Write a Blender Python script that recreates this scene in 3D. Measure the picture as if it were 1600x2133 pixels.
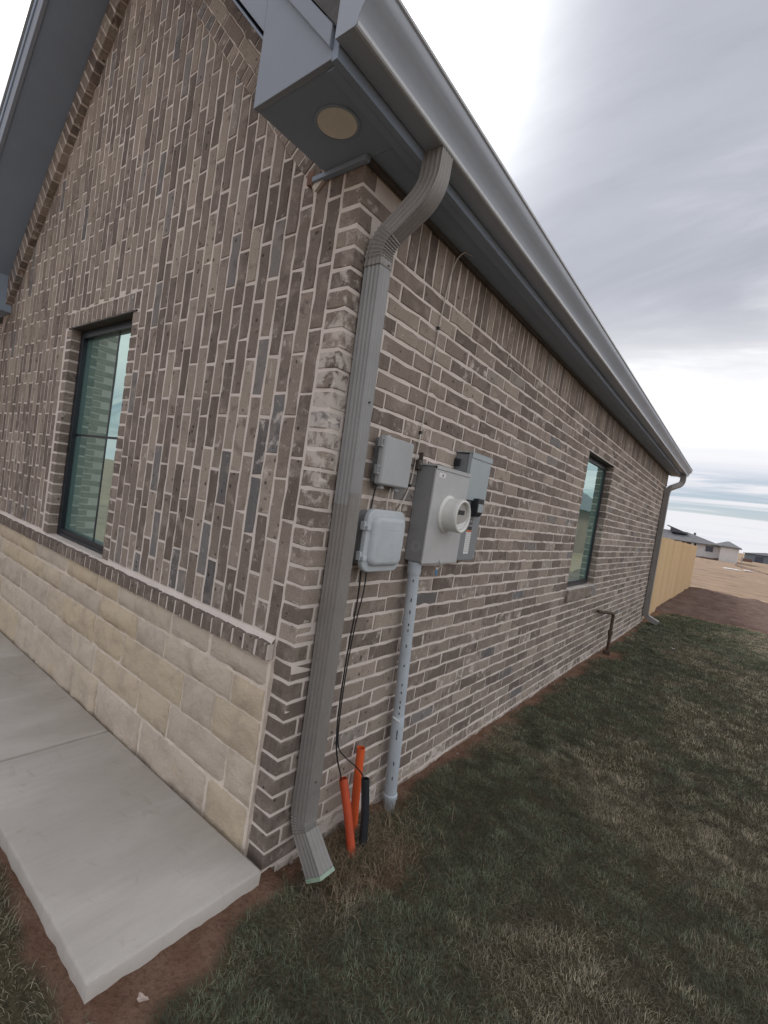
import bpy, bmesh, math, random
import numpy as np
from mathutils import Vector, Matrix
R_ = math.radians
sc = bpy.context.scene
for o in list(bpy.data.objects): bpy.data.objects.remove(o)

# ---------------------------------------------------------------- camera
CAM = Vector((1.23647, -1.34508, 1.52417))
RT = Vector((0.743374, 0.652463, 0.147263)); DN = Vector((0.139785, 0.063761, -0.988127)); FW = Vector((-0.654106, 0.755133, -0.043806))
cam = bpy.data.cameras.new('camera'); camo = bpy.data.objects.new('camera', cam); sc.collection.objects.link(camo)
camo.matrix_world = Matrix(((RT.x, -DN.x, -FW.x, CAM.x), (RT.y, -DN.y, -FW.y, CAM.y), (RT.z, -DN.z, -FW.z, CAM.z), (0, 0, 0, 1)))
cam.sensor_fit = 'HORIZONTAL'; cam.sensor_width = 36.0; cam.lens = 36.0 * 1001.4 / 1600
cam.shift_x = (800 - 685.15) / 1600; cam.shift_y = (1067.46 - 1066.5) / 1600
cam.clip_start = 0.02; cam.clip_end = 3000
sc.camera = camo
sc.cycles.max_bounces = 6; sc.cycles.diffuse_bounces = 3; sc.cycles.glossy_bounces = 3; sc.cycles.transmission_bounces = 2
sc.view_settings.view_transform = 'Standard'; sc.view_settings.look = 'None'
sc.view_settings.exposure = 0.45; sc.view_settings.gamma = 1.0; sc.view_settings.use_curve_mapping = False

# ---------------------------------------------------------------- world: bright overcast, clouds over a Nishita sky
SUN = Vector((-0.62, 0.45, 0.64)).normalized()
SUN_EL = math.asin(SUN.z); SUN_AZ = math.atan2(SUN.x, SUN.y)
world = bpy.data.worlds.new('World'); sc.world = world; world.use_nodes = True
wt = world.node_tree; wt.nodes.clear()
class G:
    """small node-graph helper"""
    def __init__(s, t): s.t = t
    def n(s, typ, **kw):
        nd = s.t.nodes.new(typ)
        for k, v in kw.items():
            if k == 'inp':
                for kk, vv in v.items():
                    if hasattr(vv, 'is_output'): s.t.links.new(vv, nd.inputs[kk])
                    else: nd.inputs[kk].default_value = vv
            else: setattr(nd, k, v)
        return nd
    def m(s, op, a, b=None, c=None, clamp=False):
        nd = s.t.nodes.new('ShaderNodeMath'); nd.operation = op; nd.use_clamp = clamp
        for i, v in enumerate((a, b, c)):
            if v is None: continue
            if hasattr(v, 'is_output'): s.t.links.new(v, nd.inputs[i])
            else: nd.inputs[i].default_value = v
        return nd.outputs[0]
    def mix(s, f, a, b, bt='MIX'):
        nd = s.t.nodes.new('ShaderNodeMix'); nd.data_type = 'RGBA'; nd.blend_type = bt
        for k, v in ((0, f), (6, a), (7, b)):
            if hasattr(v, 'is_output'): s.t.links.new(v, nd.inputs[k])
            else: nd.inputs[k].default_value = v if k == 0 else ((*v, 1) if len(v) == 3 else v)
        return nd.outputs[2]
    def step(s, v, lo, hi, a=0.0, b=1.0, smooth=True):
        nd = s.t.nodes.new('ShaderNodeMapRange'); nd.interpolation_type = 'SMOOTHSTEP' if smooth else 'LINEAR'
        s.t.links.new(v, nd.inputs[0])
        for i, x in ((1, lo), (2, hi), (3, a), (4, b)): nd.inputs[i].default_value = x
        return nd.outputs[0]
    def noise(s, vec, scale, detail=4.0, rough=0.55, dist=0.0):
        nd = s.n('ShaderNodeTexNoise'); nd.inputs['Scale'].default_value = scale; nd.inputs['Detail'].default_value = detail
        nd.inputs['Roughness'].default_value = rough; nd.inputs['Distortion'].default_value = dist
        if vec is not None: s.t.links.new(vec, nd.inputs['Vector'])
        return nd.outputs['Fac']
    def scale(s, vec, xyz, off=(0, 0, 0)):
        nd = s.n('ShaderNodeMapping'); s.t.links.new(vec, nd.inputs[0]); nd.inputs['Scale'].default_value = xyz; nd.inputs['Location'].default_value = off
        return nd.outputs[0]
    def ramp(s, fac, pts):
        nd = s.n('ShaderNodeValToRGB'); s.t.links.new(fac, nd.inputs[0]); e = nd.color_ramp.elements
        while len(e) < len(pts): e.new(0.5)
        for el, (p, c) in zip(e, pts): el.position = p; el.color = (*c, 1)
        return nd.outputs[0]
w = G(wt)
sky = w.n('ShaderNodeTexSky', sky_type='NISHITA'); sky.sun_disc = False; sky.sun_elevation = SUN_EL; sky.sun_rotation = SUN_AZ; sky.air_density = 1.0; sky.dust_density = 0.2; sky.ozone_density = 1.0
tc = w.n('ShaderNodeTexCoord'); sep = w.n('ShaderNodeSeparateXYZ'); wt.links.new(tc.outputs['Generated'], sep.inputs[0])
den = w.m('ADD', w.m('MAXIMUM', sep.outputs[2], 0.0), 0.13)
cu = w.m('DIVIDE', sep.outputs[0], den); cv = w.m('DIVIDE', sep.outputs[1], den)
cmb = w.n('ShaderNodeCombineXYZ'); wt.links.new(cu, cmb.inputs[0]); wt.links.new(cv, cmb.inputs[1])
TH_OFF = (4.3756, 9.1921, 0)
thick = w.noise(w.scale(cmb.outputs[0], (0.21, 0.21, 1), TH_OFF), 1.0, 4, 0.45, 0.3)
streak = w.noise(w.scale(cmb.outputs[0], (0.40, 1.7, 1), (1.7, 5.3, 0)), 1.0, 6, 0.62, 0.9)
wisp = w.noise(w.scale(cmb.outputs[0], (0.8, 1.5, 1), (2.2, 8.1, 0)), 1.0, 7, 0.6, 0.6)
dt = w.n('ShaderNodeVectorMath', operation='DOT_PRODUCT'); wt.links.new(tc.outputs['Generated'], dt.inputs[0]); dt.inputs[1].default_value = SUN
glow = w.m('POWER', w.m('MAXIMUM', dt.outputs['Value'], 0.0), 40.0)
low = w.step(sep.outputs[2], 0.16, 0.42)                             # thick grey clouds only well above the horizon
wv = w.m('ADD', w.m('MULTIPLY', thick, 0.8), w.m('MULTIPLY', wisp, 0.2))
dark = w.m('MULTIPLY', w.step(wv, 0.42, 0.54), low)
thin = w.mix(w.step(wisp, 0.35, 0.65), (1.00, 0.99, 0.98), (0.88, 0.875, 0.89))
deck = w.mix(w.step(wisp, 0.35, 0.66), (0.375, 0.392, 0.445), (0.305, 0.32, 0.372))
tint = w.mix(dark, thin, deck)
tint = w.mix(w.step(sep.outputs[2], 0.10, 0.26), w.mix(w.step(streak, 0.40, 0.62), (0.64, 0.64, 0.67), (0.575, 0.59, 0.64)), tint)
glow = w.m('MULTIPLY', glow, w.step(wv, 0.38, 0.62, 2.4, 0.75))
cloud = w.mix(1.0, tint, w.mix(glow, (0, 0, 0), (10.0, 10.0, 9.8)), 'ADD')
bgc = w.n('ShaderNodeBackground'); wt.links.new(cloud, bgc.inputs[0]); bgc.inputs[1].default_value = 1.0
bgs = w.n('ShaderNodeBackground'); wt.links.new(w.mix(1.0, sky.outputs[0], (0.86, 0.94, 1.10), 'MULTIPLY'), bgs.inputs[0]); bgs.inputs[1].default_value = 0.05
gap = w.m('MULTIPLY', w.step(streak, 0.42, 0.56), w.m('MULTIPLY', w.step(sep.outputs[2], 0.135, 0.10), w.step(sep.outputs[2], 0.03, 0.06)))
gap = w.m('MULTIPLY', gap, 0.62)
mxs = w.n('ShaderNodeMixShader'); wt.links.new(gap, mxs.inputs[0]); wt.links.new(bgc.outputs[0], mxs.inputs[1]); wt.links.new(bgs.outputs[0], mxs.inputs[2])
wo = w.n('ShaderNodeOutputWorld'); wt.links.new(mxs.outputs[0], wo.inputs[0])

sl = bpy.data.lights.new('sun', 'SUN'); sl.energy = 1.0; sl.angle = R_(20); sl.color = (1.0, 0.96, 0.9)
so = bpy.data.objects.new('sun', sl); sc.collection.objects.link(so); so.rotation_euler = (-SUN).to_track_quat('-Z', 'Y').to_euler()

# ---------------------------------------------------------------- helpers
COL = sc.collection
def tag(o, label=None, cat=None, group=None, kind=None):
    if label: o['label'] = label
    if cat: o['category'] = cat
    if group: o['group'] = group
    if kind: o['kind'] = kind
    return o
def empty(name, loc=(0, 0, 0), parent=None):
    o = bpy.data.objects.new(name, None); COL.objects.link(o); o.location = loc; o.empty_display_size = 0.05
    if parent: o.parent = parent
    return o
class MB:
    def __init__(s): s.v = []; s.f = []; s.mi = []
    def add(s, v, f, mi=0):
        n = len(s.v); s.v += [tuple(p) for p in v]; s.f += [tuple(i + n for i in q) for q in f]; s.mi += [mi] * len(f); return s
    def box(s, x0, x1, y0, y1, z0, z1, mi=0):
        return s.add([(x0, y0, z0), (x1, y0, z0), (x1, y1, z0), (x0, y1, z0), (x0, y0, z1), (x1, y0, z1), (x1, y1, z1), (x0, y1, z1)],
                     [(3, 2, 1, 0), (4, 5, 6, 7), (0, 1, 5, 4), (1, 2, 6, 5), (2, 3, 7, 6), (3, 0, 4, 7)], mi)
    def prism(s, pts, vec, mi=0):
        n = len(pts); vec = Vector(vec); a = [Vector(p) for p in pts]; b = [p + vec for p in a]
        return s.add(a + b, [tuple(range(n - 1, -1, -1)), tuple(range(n, 2 * n))] + [(i, (i + 1) % n, n + (i + 1) % n, n + i) for i in range(n)], mi)
    def rings(s, rings, closed=True, cap=True, mi=0):
        n = len(rings[0]); v = [p for r in rings for p in r]; f = []
        for k in range(len(rings) - 1):
            for i in range(n if closed else n - 1):
                j = (i + 1) % n; f.append((k * n + i, k * n + j, (k + 1) * n + j, (k + 1) * n + i))
        if cap and closed: f.append(tuple(range(n - 1, -1, -1))); f.append(tuple(range((len(rings) - 1) * n, len(rings) * n)))
        return s.add(v, f, mi)
    def tube(s, path, r, n=10, cap=True, mi=0):
        P = [Vector(p) for p in path]; rs = r if isinstance(r, (list, tuple)) else [r] * len(P); out = []; up = Vector((0.31, 0.17, 0.93))
        for i, p in enumerate(P):
            t = (P[min(i + 1, len(P) - 1)] - P[max(i - 1, 0)]).normalized()
            a = t.cross(up)
            if a.length < 1e-3: a = t.cross(Vector((1, 0, 0)))
            a.normalize(); b = t.cross(a)
            out.append([p + (a * math.cos(q) + b * math.sin(q)) * rs[i] for q in (2 * math.pi * k / n for k in range(n))])
        return s.rings(out, True, cap, mi)
    def lathe(s, c, axis, prof, n=24, mi=0, cap=True):
        """prof: (distance along axis, radius)"""
        ax = Vector(axis).normalized(); a = ax.orthogonal().normalized(); b = ax.cross(a); c = Vector(c)
        return s.rings([[c + ax * d + (a * math.cos(q) + b * math.sin(q)) * r for q in (2 * math.pi * k / n for k in range(n))] for d, r in prof], True, cap, mi)
    def build(s, name, mat, parent=None, smooth=False, bevel=0.0, seg=2, fix=True, angle=35):
        me = bpy.data.meshes.new(name); me.from_pydata(s.v, [], s.f)
        mats = mat if isinstance(mat, (list, tuple)) else [mat]
        for m in mats: me.materials.append(m)
        if len(mats) > 1: me.polygons.foreach_set('material_index', s.mi)
        if fix:
            bm = bmesh.new(); bm.from_mesh(me); bmesh.ops.recalc_face_normals(bm, faces=bm.faces); bm.to_mesh(me); bm.free()
        if smooth:
            me.polygons.foreach_set('use_smooth', [True] * len(me.polygons)); me.set_sharp_from_angle(angle=R_(angle))
        o = bpy.data.objects.new(name, me); COL.objects.link(o)
        if parent: o.parent = parent
        if bevel:
            md = o.modifiers.new('bevel', 'BEVEL'); md.width = bevel; md.segments = seg; md.limit_method = 'ANGLE'; md.angle_limit = R_(35)
        return o
def smooth_path(pts, k=6):
    P = [Vector(p) for p in pts]; P = [P[0] * 2 - P[1]] + P + [P[-1] * 2 - P[-2]]; out = []
    for i in range(1, len(P) - 2):
        a, b, c, d = P[i - 1:i + 3]
        for j in range(k):
            t = j / k
            out.append(0.5 * ((2 * b) + (c - a) * t + (2 * a - 5 * b + 4 * c - d) * t * t + (3 * b - a - 3 * c + d) * t ** 3))
    out.append(P[-2]); return out

# ---------------------------------------------------------------- materials
def mat(name):
    m = bpy.data.materials.new(name); m.use_nodes = True; t = m.node_tree; t.nodes.clear(); g = G(t)
    b = g.n('ShaderNodeBsdfPrincipled'); o = g.n('ShaderNodeOutputMaterial'); t.links.new(b.outputs[0], o.inputs[0])
    return m, g, b
def pos(g): return g.n('ShaderNodeNewGeometry').outputs['Position']
def bump(g, b, h, strength=0.4, dist=0.002):
    n = g.n('ShaderNodeBump'); n.inputs['Strength'].default_value = strength; n.inputs['Distance'].default_value = dist
    g.t.links.new(h, n.inputs['Height']); g.t.links.new(n.outputs[0], b.inputs['Normal'])
def L(g, a, b): g.t.links.new(a, b)
MORTAR = (0.47, 0.385, 0.345)
def plain(name, c, rough=0.5, var=0.12, scale=6.0, spec=0.4, metal=0.0, bumpy=0.0, dirt=0.0, fine=60.0):
    m, g, b = mat(name); p = pos(g)
    n1 = g.noise(p, scale, 5); n2 = g.noise(p, fine, 3)
    f = g.m('ADD', g.m('MULTIPLY', n1, 0.7), g.m('MULTIPLY', n2, 0.3))
    lo = tuple(x * (1 - var) for x in c); hi = tuple(min(1, x * (1 + var)) for x in c)
    col = g.mix(g.step(f, 0.3, 0.7), lo, hi)
    if dirt:
        d = g.step(g.noise(g.scale(p, (1, 1, 0.25)), scale * 1.7, 6, 0.7), 0.5, 0.75, 0, dirt)
        col = g.mix(d, col, (0.20, 0.15, 0.12))
    L(g, col, b.inputs['Base Color']); b.inputs['Specular IOR Level'].default_value = spec; b.inputs['Metallic'].default_value = metal
    L(g, g.step(n2, 0.2, 0.8, max(0.02, rough - 0.08), min(1, rough + 0.08)), b.inputs['Roughness'])
    if bumpy: bump(g, b, n2, bumpy, 0.002)
    return m
def brick_mat(name, from_object):
    m, g, b = mat(name); p = pos(g)
    if from_object: src = g.n('ShaderNodeObjectInfo').outputs['Color']
    else: src = g.n('ShaderNodeAttribute', attribute_name='bc').outputs['Color']
    s3 = g.n('ShaderNodeSeparateColor'); L(g, src, s3.inputs[0]); rnd, smear, other = s3.outputs[0], s3.outputs[1], s3.outputs[2]
    base = g.ramp(rnd, [(0.0, (0.135, 0.100, 0.084)), (0.22, (0.188, 0.142, 0.116)), (0.50, (0.238, 0.183, 0.148)), (0.70, (0.285, 0.225, 0.183)), (0.88, (0.36, 0.292, 0.236)), (0.93, (0.225, 0.20, 0.185)), (0.97, (0.175, 0.172, 0.178)), (1.0, (0.11, 0.105, 0.105))])
    off = g.n('ShaderNodeVectorMath', operation='MULTIPLY_ADD'); cb = g.n('ShaderNodeCombineXYZ'); L(g, other, cb.inputs[0]); L(g, rnd, cb.inputs[1]); L(g, other, cb.inputs[2])
    L(g, cb.outputs[0], off.inputs[0]); off.inputs[1].default_value = (7, 5, 9); L(g, p, off.inputs[2]); q = off.outputs[0]
    big = g.noise(q, 9.0, 5, 0.6, 0.3)
    col = g.mix(g.step(big, 0.50, 0.72, 0, 0.55), base, (0.39, 0.315, 0.255))
    col = g.mix(g.step(g.noise(q, 14.0, 4, 0.6), 0.54, 0.74, 0, 0.65), col, (0.085, 0.064, 0.056))
    wood = g.noise(g.scale(q, (60, 60, 8)), 1.0, 4, 0.6)
    col = g.mix(g.step(wood, 0.35, 0.75, 0, 0.28), col, (0.27, 0.215, 0.18))
    fine = g.noise(p, 190.0, 3, 0.6)
    col = g.mix(0.5, col, g.mix(g.step(fine, 0.3, 0.7), (0.32, 0.32, 0.32), (0.70, 0.70, 0.70)), 'OVERLAY')
    vo = g.n('ShaderNodeTexVoronoi'); L(g, q, vo.inputs['Vector']); vo.inputs['Scale'].default_value = 24.0; vo.inputs['Randomness'].default_value = 1.0
    pit = g.m('MULTIPLY', g.step(vo.outputs['Distance'], 0.16, 0.24, 1, 0), g.step(g.noise(q, 11.0, 2), 0.52, 0.6))
    col = g.mix(g.m('MULTIPLY', pit, 0.75), col, (0.04, 0.032, 0.03))
    sm = g.noise(p, 17.0, 6, 0.68, 0.4)
    smf = g.m('MULTIPLY', g.step(g.m('ADD', sm, g.m('MULTIPLY', smear, 0.26)), 0.63, 0.78), 0.8)
    col = g.mix(smf, col, (0.58, 0.51, 0.46))
    hs = g.n('ShaderNodeHueSaturation'); hs.inputs['Saturation'].default_value = 0.82; hs.inputs['Value'].default_value = 1.06; L(g, col, hs.inputs['Color']); col = hs.outputs[0]
    L(g, col, b.inputs['Base Color']); b.inputs['Roughness'].default_value = 0.88; b.inputs['Specular IOR Level'].default_value = 0.25
    h = g.m('SUBTRACT', g.m('ADD', g.m('MULTIPLY', fine, 0.5), big), g.m('MULTIPLY', pit, 1.2))
    bump(g, b, h, 0.55, 0.003); return m
M = {}
M['brick'] = brick_mat('brick_single', True); M['brickj'] = brick_mat('brick_joined', False)
def mortar_mat():
    m, g, b = mat('mortar'); p = pos(g); n1 = g.noise(p, 5, 5); n2 = g.noise(p, 160, 4, 0.65)
    col = g.mix(g.step(n1, 0.3, 0.7), (0.64, 0.565, 0.52), (0.735, 0.66, 0.615))
    col = g.mix(g.step(n2, 0.5, 0.8, 0, 0.22), col, (0.50, 0.42, 0.37))
    L(g, col, b.inputs['Base Color']); b.inputs['Roughness'].default_value = 0.95; b.inputs['Specular IOR Level'].default_value = 0.15
    bump(g, b, g.m('ADD', n2, g.m('MULTIPLY', g.noise(p, 38, 5, 0.7), 1.6)), 0.55, 0.003); return m
M['mortar'] = mortar_mat()
def stone_mat():
    m, g, b = mat('limestone'); p = pos(g)
    oi = g.n('ShaderNodeObjectInfo').outputs['Random']
    base = g.ramp(oi, [(0.0, (0.60, 0.505, 0.385)), (0.35, (0.63, 0.52, 0.375)), (0.6, (0.59, 0.505, 0.43)), (1.0, (0.64, 0.555, 0.45))])
    n1 = g.noise(p, 7, 6, 0.62, 0.5); n2 = g.noise(p, 26, 6, 0.7); n3 = g.noise(p, 150, 4, 0.7)
    col = g.mix(g.step(n1, 0.45, 0.7, 0, 0.6), base, (0.44, 0.355, 0.285)); col = g.mix(g.step(n1, 0.25, 0.45, 0.55, 0), col, (0.58, 0.455, 0.27))
    col = g.mix(g.step(n2, 0.56, 0.75, 0, 0.35), col, (0.36, 0.30, 0.25)); col = g.mix(g.step(n3, 0.45, 0.75, 0, 0.3), col, (0.68, 0.61, 0.54))
    L(g, col, b.inputs['Base Color']); b.inputs['Roughness'].default_value = 0.92; b.inputs['Specular IOR Level'].default_value = 0.2
    bump(g, b, g.m('ADD', g.m('MULTIPLY', n2, 2.0), g.m('MULTIPLY', n3, 0.5)), 0.9, 0.008); return m
M['stone'] = stone_mat(); M['smortar'] = plain('stone_mortar', (0.70, 0.61, 0.53), 0.95, 0.12, 12, 0.15, bumpy=0.6, fine=120)
def concrete_mat():
    m, g, b = mat('concrete'); p = pos(g); n1 = g.noise(g.scale(p, (1, 0.5, 1)), 2.2, 6, 0.6, 0.3); n2 = g.noise(p, 300, 3, 0.7); n3 = g.noise(g.scale(p, (40, 5, 5)), 1.0, 3)
    col = g.mix(g.step(n1, 0.35, 0.68), (0.48, 0.445, 0.405), (0.585, 0.55, 0.515)); col = g.mix(g.step(n1, 0.58, 0.72, 0, 0.35), col, (0.41, 0.355, 0.305))
    col = g.mix(g.step(n2, 0.5, 0.8, 0, 0.25), col, (0.27, 0.25, 0.23)); col = g.mix(g.step(n3, 0.4, 0.8, 0, 0.15), col, (0.30, 0.28, 0.26))
    col = g.mix(g.step(g.noise(p, 16, 6, 0.75), 0.62, 0.75, 0, 0.25), col, (0.64, 0.61, 0.58))
    L(g, col, b.inputs['Base Color']); b.inputs['Roughness'].default_value = 0.85; b.inputs['Specular IOR Level'].default_value = 0.25
    col2 = g.mix(g.step(g.noise(p, 620, 2, 0.5), 0.62, 0.7, 0, 0.5), col, (0.25, 0.23, 0.21)); col2 = g.mix(g.step(g.noise(g.scale(p, (1, 2.5, 1)), 5, 7, 0.75, 0.8), 0.56, 0.70, 0, 0.55), col2, (0.38, 0.33, 0.28)); L(g, col2, b.inputs['Base Color'])
    bump(g, b, g.m('ADD', n2, n3), 0.4, 0.0018); return m
M['concrete'] = concrete_mat()
M['trim'] = plain('trim_paint', (0.27, 0.325, 0.41), 0.55, 0.06, 3, 0.35)
M['gutter'] = plain('gutter_paint', (0.335, 0.37, 0.43), 0.38, 0.06, 3, 0.5, dirt=0.08)
M['spout'] = plain('downspout_paint', (0.235, 0.222, 0.212), 0.42, 0.10, 5, 0.5, dirt=0.22)
M['box'] = plain('eave_box_paint', (0.265, 0.295, 0.35), 0.5, 0.05, 3, 0.35)
M['spout2'] = plain('downspout_upper_paint', (0.27, 0.27, 0.275), 0.4, 0.08, 5, 0.5, dirt=0.12)
M['spoutend'] = plain('spout_raw_end', (0.30, 0.40, 0.31), 0.5, 0.1)
M['metshade'] = plain('meter_shaded_enamel', (0.26, 0.265, 0.275), 0.35, 0.05, 8, 0.5)  # cover enamel darkened: shade on the enclosure sides put into the colour
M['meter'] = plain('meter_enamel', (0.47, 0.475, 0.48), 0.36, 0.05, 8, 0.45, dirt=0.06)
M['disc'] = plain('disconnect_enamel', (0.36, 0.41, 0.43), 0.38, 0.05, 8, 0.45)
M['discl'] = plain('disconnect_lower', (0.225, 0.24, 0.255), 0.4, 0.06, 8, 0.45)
M['plas'] = plain('grey_plastic', (0.48, 0.52, 0.55), 0.45, 0.06, 10, 0.4, dirt=0.10)
M['plasshade'] = plain('box_shaded_plastic', (0.22, 0.235, 0.25), 0.5, 0.06, 10, 0.4)  # plastic of the lids, with the shade on the box sides painted in
M['plas2'] = plain('upper_grey_plastic', (0.39, 0.405, 0.415), 0.5, 0.06, 10, 0.4, dirt=0.08)
M['pvc'] = plain('pvc_grey', (0.47, 0.52, 0.57), 0.5, 0.08, 7, 0.4, dirt=0.12)
M['ring'] = plain('pale_ring', (0.70, 0.70, 0.67), 0.4, 0.04, 10, 0.45)
M['white'] = plain('white_label', (0.72, 0.72, 0.72), 0.5, 0.05)
M['ink'] = plain('ink', (0.03, 0.03, 0.034), 0.6, 0.1)
M['black'] = plain('black_rubber', (0.018, 0.018, 0.02), 0.45, 0.2)
M['duct'] = plain('black_duct', (0.022, 0.025, 0.03), 0.4, 0.2)
M['orange'] = plain('orange_duct', (0.50, 0.075, 0.028), 0.45, 0.10, 12, 0.4, dirt=0.1)
M['orange2'] = plain('bright_orange_duct', (0.70, 0.12, 0.038), 0.42, 0.06, 12, 0.4)
M['cable'] = plain('white_cable', (0.58, 0.54, 0.50), 0.5, 0.1)
M['steel'] = plain('bare_steel', (0.45, 0.45, 0.46), 0.35, 0.1, 20, 0.5, 0.8)
M['rust'] = plain('rusty_pipe', (0.085, 0.058, 0.045), 0.8, 0.3, 25, 0.3)
M['blue'] = plain('blue_tag', (0.05, 0.22, 0.42), 0.4, 0.1)
M['redlab'] = plain('orange_label', (0.55, 0.16, 0.06), 0.5, 0.05)
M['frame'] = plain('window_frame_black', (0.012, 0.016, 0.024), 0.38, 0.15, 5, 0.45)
M['lintel'] = plain('steel_lintel', (0.085, 0.072, 0.062), 0.6, 0.2, 12)
M['fixture'] = plain('soffit_fixture', (0.78, 0.72, 0.63), 0.55, 0.05)
M['shingle'] = plain('shingles', (0.11, 0.108, 0.108), 0.9, 0.25, 9, 0.2, bumpy=0.5)
M['hilite'] = plain('gutter_highlight', (0.52, 0.54, 0.57), 0.3, 0.04, 3, 0.5)  # paler than the trough: highlight on the gutter edges put into the colour
M['rotwood'] = plain('bare_wood', (0.22, 0.135, 0.10), 0.9, 0.2, 30)
M['caulk'] = plain('wall_caulk', (0.44, 0.40, 0.37), 0.7, 0.1)
def glass_mat(name, tintc, body):
    m, g, b = mat(name); b.inputs['Base Color'].default_value = (*body, 1); b.inputs['Roughness'].default_value = 0.0
    b.inputs['IOR'].default_value = 1.5; b.inputs['Specular IOR Level'].default_value = 0.0
    gl = g.n('ShaderNodeBsdfGlossy'); gl.inputs['Color'].default_value = (*tintc, 1); gl.inputs['Roughness'].default_value = 0.0
    p = pos(g); n = g.noise(p, 2.2, 2)
    bp = g.n('ShaderNodeBump'); bp.inputs['Strength'].default_value = 0.03; bp.inputs['Distance'].default_value = 0.02; L(g, n, bp.inputs['Height']); L(g, bp.outputs[0], gl.inputs['Normal'])
    fr = g.n('ShaderNodeLayerWeight'); fr.inputs[0].default_value = 0.45
    mx = g.n('ShaderNodeMixShader'); L(g, g.step(fr.outputs['Fresnel'], 0.0, 0.6, 0.36, 0.92, False), mx.inputs[0]); L(g, b.outputs[0], mx.inputs[1]); L(g, gl.outputs[0], mx.inputs[2])
    L(g, mx.outputs[0], [x for x in g.t.nodes if x.type == 'OUTPUT_MATERIAL'][0].inputs[0]); return m
M['pane'] = glass_mat('window_glass', (0.78, 0.96, 0.90), (0.14, 0.26, 0.24))
M['lens'] = plain('meter_lens', (0.42, 0.41, 0.39), 0.12, 0.05, 10, 0.6)

# ---------------------------------------------------------------- ground, lawn soil, field, bed, sidewalk
rng = np.random.default_rng(7)
def vnoise(x, y, s, seed=0):
    """smooth value noise on arrays"""
    r = np.random.default_rng(1000 + seed).random((256, 256)); X = x * s + 37.3; Y = y * s + 91.7
    xi = np.floor(X).astype(int); yi = np.floor(Y).astype(int); fx = X - xi; fy = Y - yi; fx = fx * fx * (3 - 2 * fx); fy = fy * fy * (3 - 2 * fy)
    a = r[xi & 255, yi & 255]; b = r[(xi + 1) & 255, yi & 255]; c = r[xi & 255, (yi + 1) & 255]; d = r[(xi + 1) & 255, (yi + 1) & 255]
    return (a * (1 - fx) + b * fx) * (1 - fy) + (c * (1 - fx) + d * fx) * fy
def fbm(x, y, s, seed=0, o=4):
    t = 0; a = 0.5; n = 0
    for k in range(o): t = t + a * vnoise(x, y, s * 2 ** k, seed + k); n += a; a *= 0.5
    return t / n
def sstep(v, a, b):
    t = np.clip((v - a) / (b - a), 0, 1); return t * t * (3 - 2 * t)
SLAB_X, SLAB_Y = 0.035, -0.685
def slab_z(x): return 0.056 + 0.027 * x
def lawn_mask(x, y):
    """1 where grass grows, 0 on bare soil"""
    e = (fbm(x, y, 5, 3) - 0.5)
    wall = sstep(x + e * 0.22 - 0.004 * np.clip(y, 0, 4), 0.02, 0.12)                    # bare strip along the side wall
    m = np.where(y > -0.02, wall, 1.0)
    dx = x - SLAB_X; dy = SLAB_Y - y                                       # distances outside the slab
    wid = np.where(y < SLAB_Y, 0.085 + 0.06 * sstep(x, -0.3, 0.1), 0.07 + 0.15 * np.clip(-y / 0.7, 0, 1))
    d = np.maximum(dx, dy)
    near = (y < 0.03) & (y > -3)
    m = np.where(near, m * sstep(d + e * 0.16, wid * 0.55, wid), m)
    pipe = np.hypot(x - 0.20, (y - 0.45) * 0.6) + e * 0.25
    m = m * (0.25 + 0.75 * sstep(pipe, 0.06, 0.22))
    stub = np.hypot((x - 0.14), (y - 5.75) * 0.45) + e * 0.2
    m = m * sstep(stub, 0.08, 0.2)
    far = 11.55 + 0.32 * (x) - y + e * 0.9
    return m * sstep(far, 0.0, 0.35)
def ground_z(x, y):
    return -0.028 + 0.018 * sstep(y, 0.2, 1.2) + 0.022 * (fbm(x, y, 1.3, 11) - 0.5) + 0.014 * (fbm(x, y, 9, 21) - 0.5)
def grid_mesh(name, xs, ys, zf, m, parent=None):
    X, Y = np.meshgrid(xs, ys, indexing='ij'); Z = zf(X, Y); nx, ny = X.shape
    me = bpy.data.meshes.new(name); me.vertices.add(nx * ny); me.vertices.foreach_set('co', np.stack([X, Y, Z], -1).astype('f4').ravel())
    i = (np.arange(nx - 1)[:, None] * ny + np.arange(ny - 1)[None, :]).ravel(); q = np.stack([i, i + ny, i + ny + 1, i + 1], 1)
    me.loops.add(q.size); me.loops.foreach_set('vertex_index', q.ravel().astype('i4')); me.polygons.add(len(q)); me.polygons.foreach_set('loop_start', (np.arange(len(q)) * 4).astype('i4'))
    me.update(calc_edges=True); me.validate(); me.polygons.foreach_set('use_smooth', [True] * len(q)); me.materials.append(m)
    o = bpy.data.objects.new(name, me); COL.objects.link(o); o.parent = parent; return o, X, Y
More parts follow.
